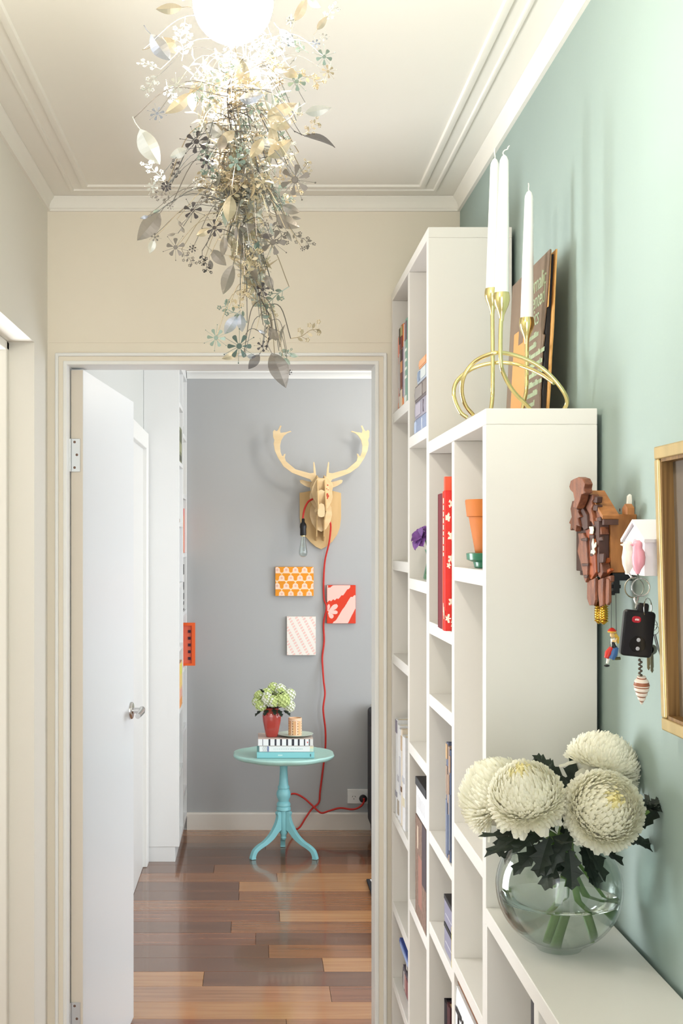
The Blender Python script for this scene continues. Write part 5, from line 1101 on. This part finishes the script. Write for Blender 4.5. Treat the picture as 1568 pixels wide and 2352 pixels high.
q.loft(rings).build('folded_cloth', mat('beige_wool', (206, 192, 174), 0.9, bump=0.3, bscale=300), parent=th, smooth=True)
rug = thing('area_rug', 'black and white patterned rug at the edge of the doorway', 'rug', (1.2, 5.5, 0))
MB().box(0.513, 1.95, 4.9, 5.955, 0.0005, 0.009).build('rug_field', mat('rug_black', (34, 32, 36), 0.95), parent=rug, bevel=0.002)
RWH = mat('rug_white', (228, 226, 224), 0.95)
for i in range(8):
    for j in range(6):
        x, y = 0.525+0.18*i, 5.94-0.175*j
        MB().prism([(x+a*0.16, y-b*0.16, 0.0088) for a, b in ((0.02, 0.0), (0.95, 0.0), (0.95, 0.5), (0.6, 0.35), (0.3, 0.6), (0.05, 0.4))], (0, 0, 0.0012)).build('white_motif', RWH, parent=rug)
# ================================================================== garland pendant lamp
PY = 1.50
gl = thing('garland_lamp', 'etched metal leaf and flower garland pendant hanging in the hall', 'pendant lamp', P(545, 250, PY))
GC = P(535, 6, PY); GR = 0.047
MB().ball(GC, (GR, GR, GR), 32, 20).build('frosted_globe', emission('lit_globe', (1.0, 0.94, 0.84), LAMP_STRENGTH), parent=gl, smooth=True)
MB().lathe([(0.022, 0), (0.024, 0.01), (0.024, 0.06), (0.012, 0.075), (0.004, 0.08)], GC + Vector((0, 0, GR-0.004)), 20).build('lamp_holder', STEEL, parent=gl, smooth=True)
MB().tube([GC + Vector((0, 0, GR+0.07)), Vector((GC.x, GC.y, CH-0.02))], 0.003, 8).build('suspension_cord', WHITE, parent=gl)
MB().lathe([(0.045, 0), (0.045, 0.012), (0.02, 0.0185), (0.001, 0.0195)], Vector((GC.x, GC.y, CH-0.02)), 24).build('ceiling_rose', WHITE, parent=gl, smooth=True)
GM = [mat('etched_silver', (190, 187, 180), 0.36, 0.85), mat('etched_bronze', (128, 120, 112), 0.42, 0.7), mat('etched_teal', (86, 108, 102), 0.45, 0.6), mat('etched_champagne', (206, 188, 156), 0.38, 0.8), mat('etched_dark', (76, 70, 72), 0.45, 0.6), mat('etched_pale', (206, 206, 198), 0.45, 0.75), mat('etched_teal_pale', (150, 168, 156), 0.42, 0.7), mat('etched_blue', (168, 174, 188), 0.32, 0.85)]
for m_ in GM: m_.node_tree.nodes['Principled BSDF'].inputs['Alpha'].default_value = 0.74   # pierced, see-through mesh
def mesh_only(mb, name, m):
    o = mb.build(name, m, recenter=False); me = o.data; bpy.data.objects.remove(o); return me
def leaf_tpl(w):
    q = MB(); n = 9; vs = []
    for k in range(n+1):
        t = k/n; z = t-0.5; ww = w*math.sin(math.pi*t**0.85)**0.9*0.5 + 0.002
        c = 0.10*math.sin(math.pi*t)
        vs += [Vector((-ww, c+0.10*ww, z)), Vector((0, c-0.02, z)), Vector((ww, c+0.10*ww, z))]
    fs = [(3*k+j, 3*k+j+1, 3*k+j+4, 3*k+j+3) for k in range(n) for j in range(2)]
    q.add(vs, fs)
    q.tube([(0, 0.004, -0.5), (0.02, 0.02, -0.68), (0.0, 0.03, -0.85)], 0.012, 5)
    return q
def flower_tpl(npet):
    q = MB()
    for k in range(npet):
        a = 2*math.pi*k/npet; d = Vector((math.cos(a), 0, math.sin(a))); s = Vector((-math.sin(a), 0, math.cos(a)))
        W_ = 0.30*6/npet
        pl = [(0.20, -0.05), (0.45, -0.45), (0.68, -0.85), (0.80, -0.72), (0.84, 0), (0.80, 0.72), (0.68, 0.85), (0.45, 0.45), (0.20, 0.05)]
        q.prism([d*r + s*W_*w*0.62 + Vector((0, 0.10*r*r, 0)) for r, w in pl], (0, 0.016, 0))
        b = a + math.pi/npet; e = Vector((math.cos(b), 0, math.sin(b)))
        q.tube([e*0.1, e*1.12 + Vector((0, -0.08, 0))], 0.016, 4); q.ball(e*1.15 + Vector((0, -0.08, 0)), 0.05, 6, 4)
    q.lathe([(0.16, -0.02), (0.20, 0.0), (0.16, 0.02)], (0, 0, 0), 12, M=Matrix.Rotation(math.pi/2, 4, 'X'))
    return q
def sprig_tpl():
    q = MB(); pts = cr([(0, 0, -0.5), (0.06, 0.02, -0.15), (-0.03, -0.03, 0.2), (0.05, 0, 0.5)], 5); q.tube(pts, 0.013, 5)
    for k, (z, sx) in enumerate(((-0.3, 1), (-0.12, -1), (0.08, 1), (0.26, -1), (0.42, 1))):
        p = pts[int((z+0.5)*(len(pts)-1))]; d = Vector((sx*0.8, 0.15*math.sin(k*2), 0.6)).normalized(); s = Vector((d.z, 0, -d.x)); L = 0.24
        q.prism([p + d*L*t + s*L*w for t, w in ((0.1, -0.02), (0.4, -0.2), (0.7, -0.2), (1.0, 0), (0.7, 0.2), (0.4, 0.2), (0.1, 0.02))], (0, 0.012, 0))
        e = p + Vector((-sx*0.2, 0.02, 0.16)); q.tube([p, e], 0.009, 4)
        for j in range(5): a = 2*math.pi*j/5; q.ball(e + Vector((0.055*math.cos(a), 0, 0.055*math.sin(a))), (0.03, 0.015, 0.03), 5, 4)
    return q
T_LEAF = [[mesh_only(leaf_tpl(w), 'garland_leaf', m) for m in GM] for w in (0.40, 0.52)]
T_FLOW = [[mesh_only(flower_tpl(k), 'garland_flower', m) for m in GM] for k in (5, 6)]
T_SPRIG = [mesh_only(sprig_tpl(), 'garland_sprig', m) for m in GM]
GORG = ORG[gl.name]
def place(name, me, pos, scale, rot):
    o = bpy.data.objects.new(name, me); COL.objects.link(o); o.parent = gl; ORG[o.name] = GORG
    o.location = pos - GORG; o.rotation_euler = rot.to_euler(); o.scale = (scale, scale, scale); return o
U0 = PY/F
TR = [(560, -30), (548, 100), (542, 220), (545, 330), (552, 440), (566, 540), (585, 640), (598, 730), (618, 800)]
def trunk(y):
    for (xa, ya), (xb, yb) in zip(TR, TR[1:]):
        if ya <= y <= yb: return xa + (xb-xa)*(y-ya)/(yb-ya)
    return 560 if y < 0 else 620
ends = []
def gleaf(x, y, L, dx, dy, tone, w=0, edge=0.0, Y=None, tilt=0.25):
    Yk = Y or PY - R.uniform(0.03, 0.105)
    phi = math.atan2(dx, -dy)
    rot = Matrix.Rotation(phi, 3, 'Y') @ Matrix.Rotation(edge + R.uniform(-tilt, tilt), 3, 'Z') @ Matrix.Rotation(R.uniform(-0.3, 0.3), 3, 'X')
    pos = P(x, y, Yk); place('leaf', T_LEAF[w][tone], pos, L*Yk/F, rot); ends.append((pos - rot @ Vector((0, 0, 0.8*L*Yk/F)), L))
def gflow(x, y, r, tone, k=0, Y=None, tilt=0.22):
    Yk = Y or PY - R.uniform(0.03, 0.11)
    rot = Matrix.Rotation(R.uniform(-tilt, tilt), 3, 'Z') @ Matrix.Rotation(R.uniform(-tilt, tilt), 3, 'X') @ Matrix.Rotation(R.uniform(0, 6.28), 3, 'Y')
    pos = P(x, y, Yk); place('flower', T_FLOW[k][tone], pos, r*Yk/F, rot); ends.append((pos, r))
def gsprig(x, y, L, tone, phi, Y=None):
    Yk = Y or PY + R.uniform(-0.09, 0.09)
    rot = Matrix.Rotation(phi, 3, 'Y') @ Matrix.Rotation(R.uniform(-0.7, 0.7), 3, 'Z')
    pos = P(x, y, Yk); place('sprig', T_SPRIG[tone], pos, L*Yk/F, rot); ends.append((pos - rot @ Vector((0, 0, 0.5*L*Yk/F)), L))
S_, B_, T_, C_, D_, W_, TP, BL_ = range(8)
# leaves that can be told apart: x, y, length, direction of the tip, tone
for a in ((369, 109, 76, .6, .8, BL_), (388, 19, 62, -1, .1, C_), (409, 237, 78, -.75, .65, C_), (577, 222, 58, .95, -.2, BL_), (558, 165, 68, .3, .9, C_), (646, 253, 78, .9, -.4, C_), (639, 283, 62, .9, .3, C_), (731, 253, 62, .95, -.2, W_),
          (643, 340, 70, .8, -.6, C_), (589, 340, 55, -.5, .8, C_), (627, 318, 60, .1, 1, C_), (409, 352, 44, -.9, .4, W_), (344, 337, 92, .5, .85, W_), (665, 166, 45, .8, .5, C_), (509, 329, 46, 0, 1, B_), (690, 20, 60, .5, -.8, C_), (740, 52, 40, .6, -.8, C_),
          (341, 521, 82, -.66, .75, B_), (527, 480, 60, -.1, 1, C_), (668, 480, 44, .9, .4, B_), (661, 508, 62, .85, .53, B_), (549, 543, 46, .3, .95, B_), (524, 642, 76, -.35, .94, B_), (502, 592, 50, .7, .7, B_), (512, 566, 48, -.1, 1, B_),
          (529, 747, 50, -.55, .83, BL_), (554, 742, 42, .1, 1, BL_), (627, 767, 42, .7, .7, B_), (640, 851, 88, .33, .94, B_), (583, 831, 42, -.6, .8, D_), (529, 818, 42, -.95, .3, C_), (582, 626, 40, .5, .85, B_), (618, 649, 38, .4, .9, B_), (348, 566, 34, -.3, .95, W_), (466, 533, 36, -.8, .5, C_), (331, 499, 20, -.8, .2, BL_), (360, 485, 20, .8, -.3, TP), (415, 515, 20, .5, .8, B_), (393, 538, 20, -.9, .1, B_), (420, 528, 16, .4, .8, B_),
          (622, 500, 16, .6, .8, B_), (681, 500, 22, .95, .1, B_), (590, 563, 24, .4, -.8, T_), (484, 608, 22, .2, .9, D_), (610, 727, 18, .9, -.1, T_), (613, 740, 18, .8, .5, T_), (601, 762, 18, .8, .4, BL_), (654, 806, 18, .9, 0, TP), (675, 816, 20, .9, .3, TP), (660, 830, 20, .6, .7, TP), (578, 818, 22, .95, -.1, BL_), (613, 541, 30, .97, 0, D_), (664, 543, 26, .5, .8, B_)):
    gleaf(*a, w=R.choice((0, 1)))
gleaf(734, 325, 76, .97, .15, D_, edge=1.35, tilt=0.02); gleaf(650, 765, 40, .05, -1, B_, edge=1.2, tilt=0.05)
for a in ((744, 130, 23, TP), (681, 187, 26, TP), (643, 222, 18, TP), (451, 325, 33, D_), (474, 373, 20, D_), (543, 371, 25, TP), (562, 402, 22, B_), (677, 413, 42, B_), (361, 260, 20, BL_), (405, 195, 24, W_), (660, 90, 20, BL_), (753, 164, 18, C_), (585, 245, 24, TP), (382, 428, 15, D_), (604, 417, 24, C_), (725, 100, 12, BL_), (744, 85, 11, S_),
          (442, 483, 26, D_), (403, 568, 26, B_), (627, 556, 35, B_), (442, 571, 11, D_), (492, 523, 24, D_), (603, 665, 20, D_), (549, 795, 34, T_), (496, 776, 26, TP), (602, 795, 16, D_), (608, 511, 11, B_), (695, 571, 7, D_), (381, 428, 14, D_), (390, 473, 10, B_), (356, 545, 12, B_), (350, 430, 16, W_), (664, 855, 8, D_), (466, 605, 8, B_), (572, 560, 10, S_), (640, 412, 16, C_), (684, 395, 12, S_), (694, 425, 12, S_)):
    gflow(*a, k=R.choice((0, 0, 1)))
for a in ((700, 765, 70, C_, 1.2), (590, 690, 60, C_, -0.6), (610, 700, 60, C_, 2.6), (575, 600, 70, C_, 0.4), (545, 690, 60, C_, 0.8), (540, 720, 70, TP, -0.9), (470, 600, 50, D_, 2.9), (430, 590, 44, B_, 2.5), (690, 545, 60, B_, 2.3), (665, 450, 60, C_, 1.0), (360, 400, 70, W_, -0.7), (400, 395, 50, D_, 0.2), (375, 455, 46, B_, -1.1), (705, 390, 40, C_, 0.1), (712, 295, 50, C_, 0.9), (755, 30, 50, W_, 0.9), (345, 150, 50, W_, -1.2), (350, 190, 56, W_, -2.4), (390, 210, 50, W_, 2.8), (650, 815, 40, TP, 1.3), (620, 760, 40, B_, 2.9)):
    gsprig(*a)
# the dense middle of the garland
cnt = 0
while cnt < 150:
    y = R.uniform(-60, 480) if cnt < 110 else R.uniform(300, 700)
    hw = 150 if y < 120 else 150-(y-120)*0.16 if y < 450 else 95-(y-450)*0.24
    x = trunk(y) + R.gauss(0, 0.52)*hw
    if abs(x-trunk(y)) > hw*1.15: continue
    Yk = PY + abs(R.gauss(0, 0.05)) - 0.03
    if Yk > PY+0.10 or Yk < PY-0.11: continue
    p = P(x, y, Yk)
    if (p-GC).length < GR+0.022 or (y < 105 and abs(x-535) < 118 and Yk < PY): continue
    tone = R.choice((C_, C_, W_, S_, C_, TP)) if y < 380 else R.choice((C_, C_, B_, TP, S_))
    k = R.random()
    if k < 0.22: gleaf(x, y, R.uniform(32, 62), R.uniform(-1, 1), R.uniform(-0.4, 1), tone, w=R.choice((0, 1)), Y=Yk, tilt=0.9)
    elif k < 0.45: gflow(x, y, R.uniform(12, 22), tone, k=R.choice((0, 1)), Y=Yk, tilt=0.9)
    else: gsprig(x, y, R.uniform(44, 84), tone, R.uniform(0, 6.28), Y=Yk)
    cnt += 1
# wires that carry the pieces
q = MB(); tw = cr([P(x, y, PY) + Vector((0.012*math.sin(i*2), 0.02*math.cos(i*1.7), 0)) for i, (x, y) in enumerate(TR)], 8)
q.tube(cr([P(548, 60, PY+0.066)] + [p for p in tw if p.z < P(0, 130, PY).z], 2), 0.0008, 6)
for k, (p, L) in enumerate(ends):
    zt_ = p.z + R.uniform(0.02, 0.075)
    if p.z > P(0, 150, PY).z and k % 5: continue
    best = min(tw, key=lambda t: abs(t.z-zt_))
    if (best-GC).length < GR+0.02: best = best + Vector((0, GR+0.02, 0))
    if (p-GC).length < GR+0.01: continue
    midp = (p*0.45+best*0.55) + Vector((0.15*(p.x-best.x), R.uniform(-.006, .006), 0.012 + 0.10*abs(p.x-best.x)))
    if (midp-GC).length < GR+0.008: continue
    q.tube(cr([best, midp, p], 5), 0.0003 if p.z > P(0, 260, PY).z else 0.00042 if L < 40 else 0.00055, 4, m=k % 3)
tag(q.build('wire_tangle', [mat('dark_wire_metal', (112, 104, 96), 0.6, 0.3), mat('tan_wire_metal', (168, 152, 126), 0.6, 0.3), mat('grey_wire_metal', (92, 92, 92), 0.6, 0.3)], parent=gl), kind='stuff')
# fine crinkled foil strips filling the heart of the garland
q = MB()
for k in range(1300):
    y = R.uniform(40, 660); hw = 130 if y < 150 else 130-(y-150)*0.15 if y < 450 else 85-(y-450)*0.26
    x = trunk(y) + R.gauss(0, 0.42)*hw; Yk = PY + abs(R.gauss(0, 0.045)) - 0.02; p = P(x, y, Yk)
    if abs(x-trunk(y)) > hw or (p-GC).length < GR+0.03 or abs(Yk-PY) > 0.11 or (y < 110 and Yk < PY): continue
    L = R.uniform(0.006, 0.016); d = Vector((R.gauss(0, 1), R.gauss(0, 1), R.gauss(0, 1))).normalized(); s = d.orthogonal().normalized()*R.uniform(0.0012, 0.0030); b = d.cross(s).normalized()*L*0.2
    q.add([p-d*L-s*0.3, p-d*L+s*0.3, p+b-s, p+b+s, p+d*L], [(0, 1, 3, 2), (2, 3, 4)], k % 3)
tag(q.build('foil_frill', [GM[3], GM[5], GM[0]], parent=gl), kind='stuff')
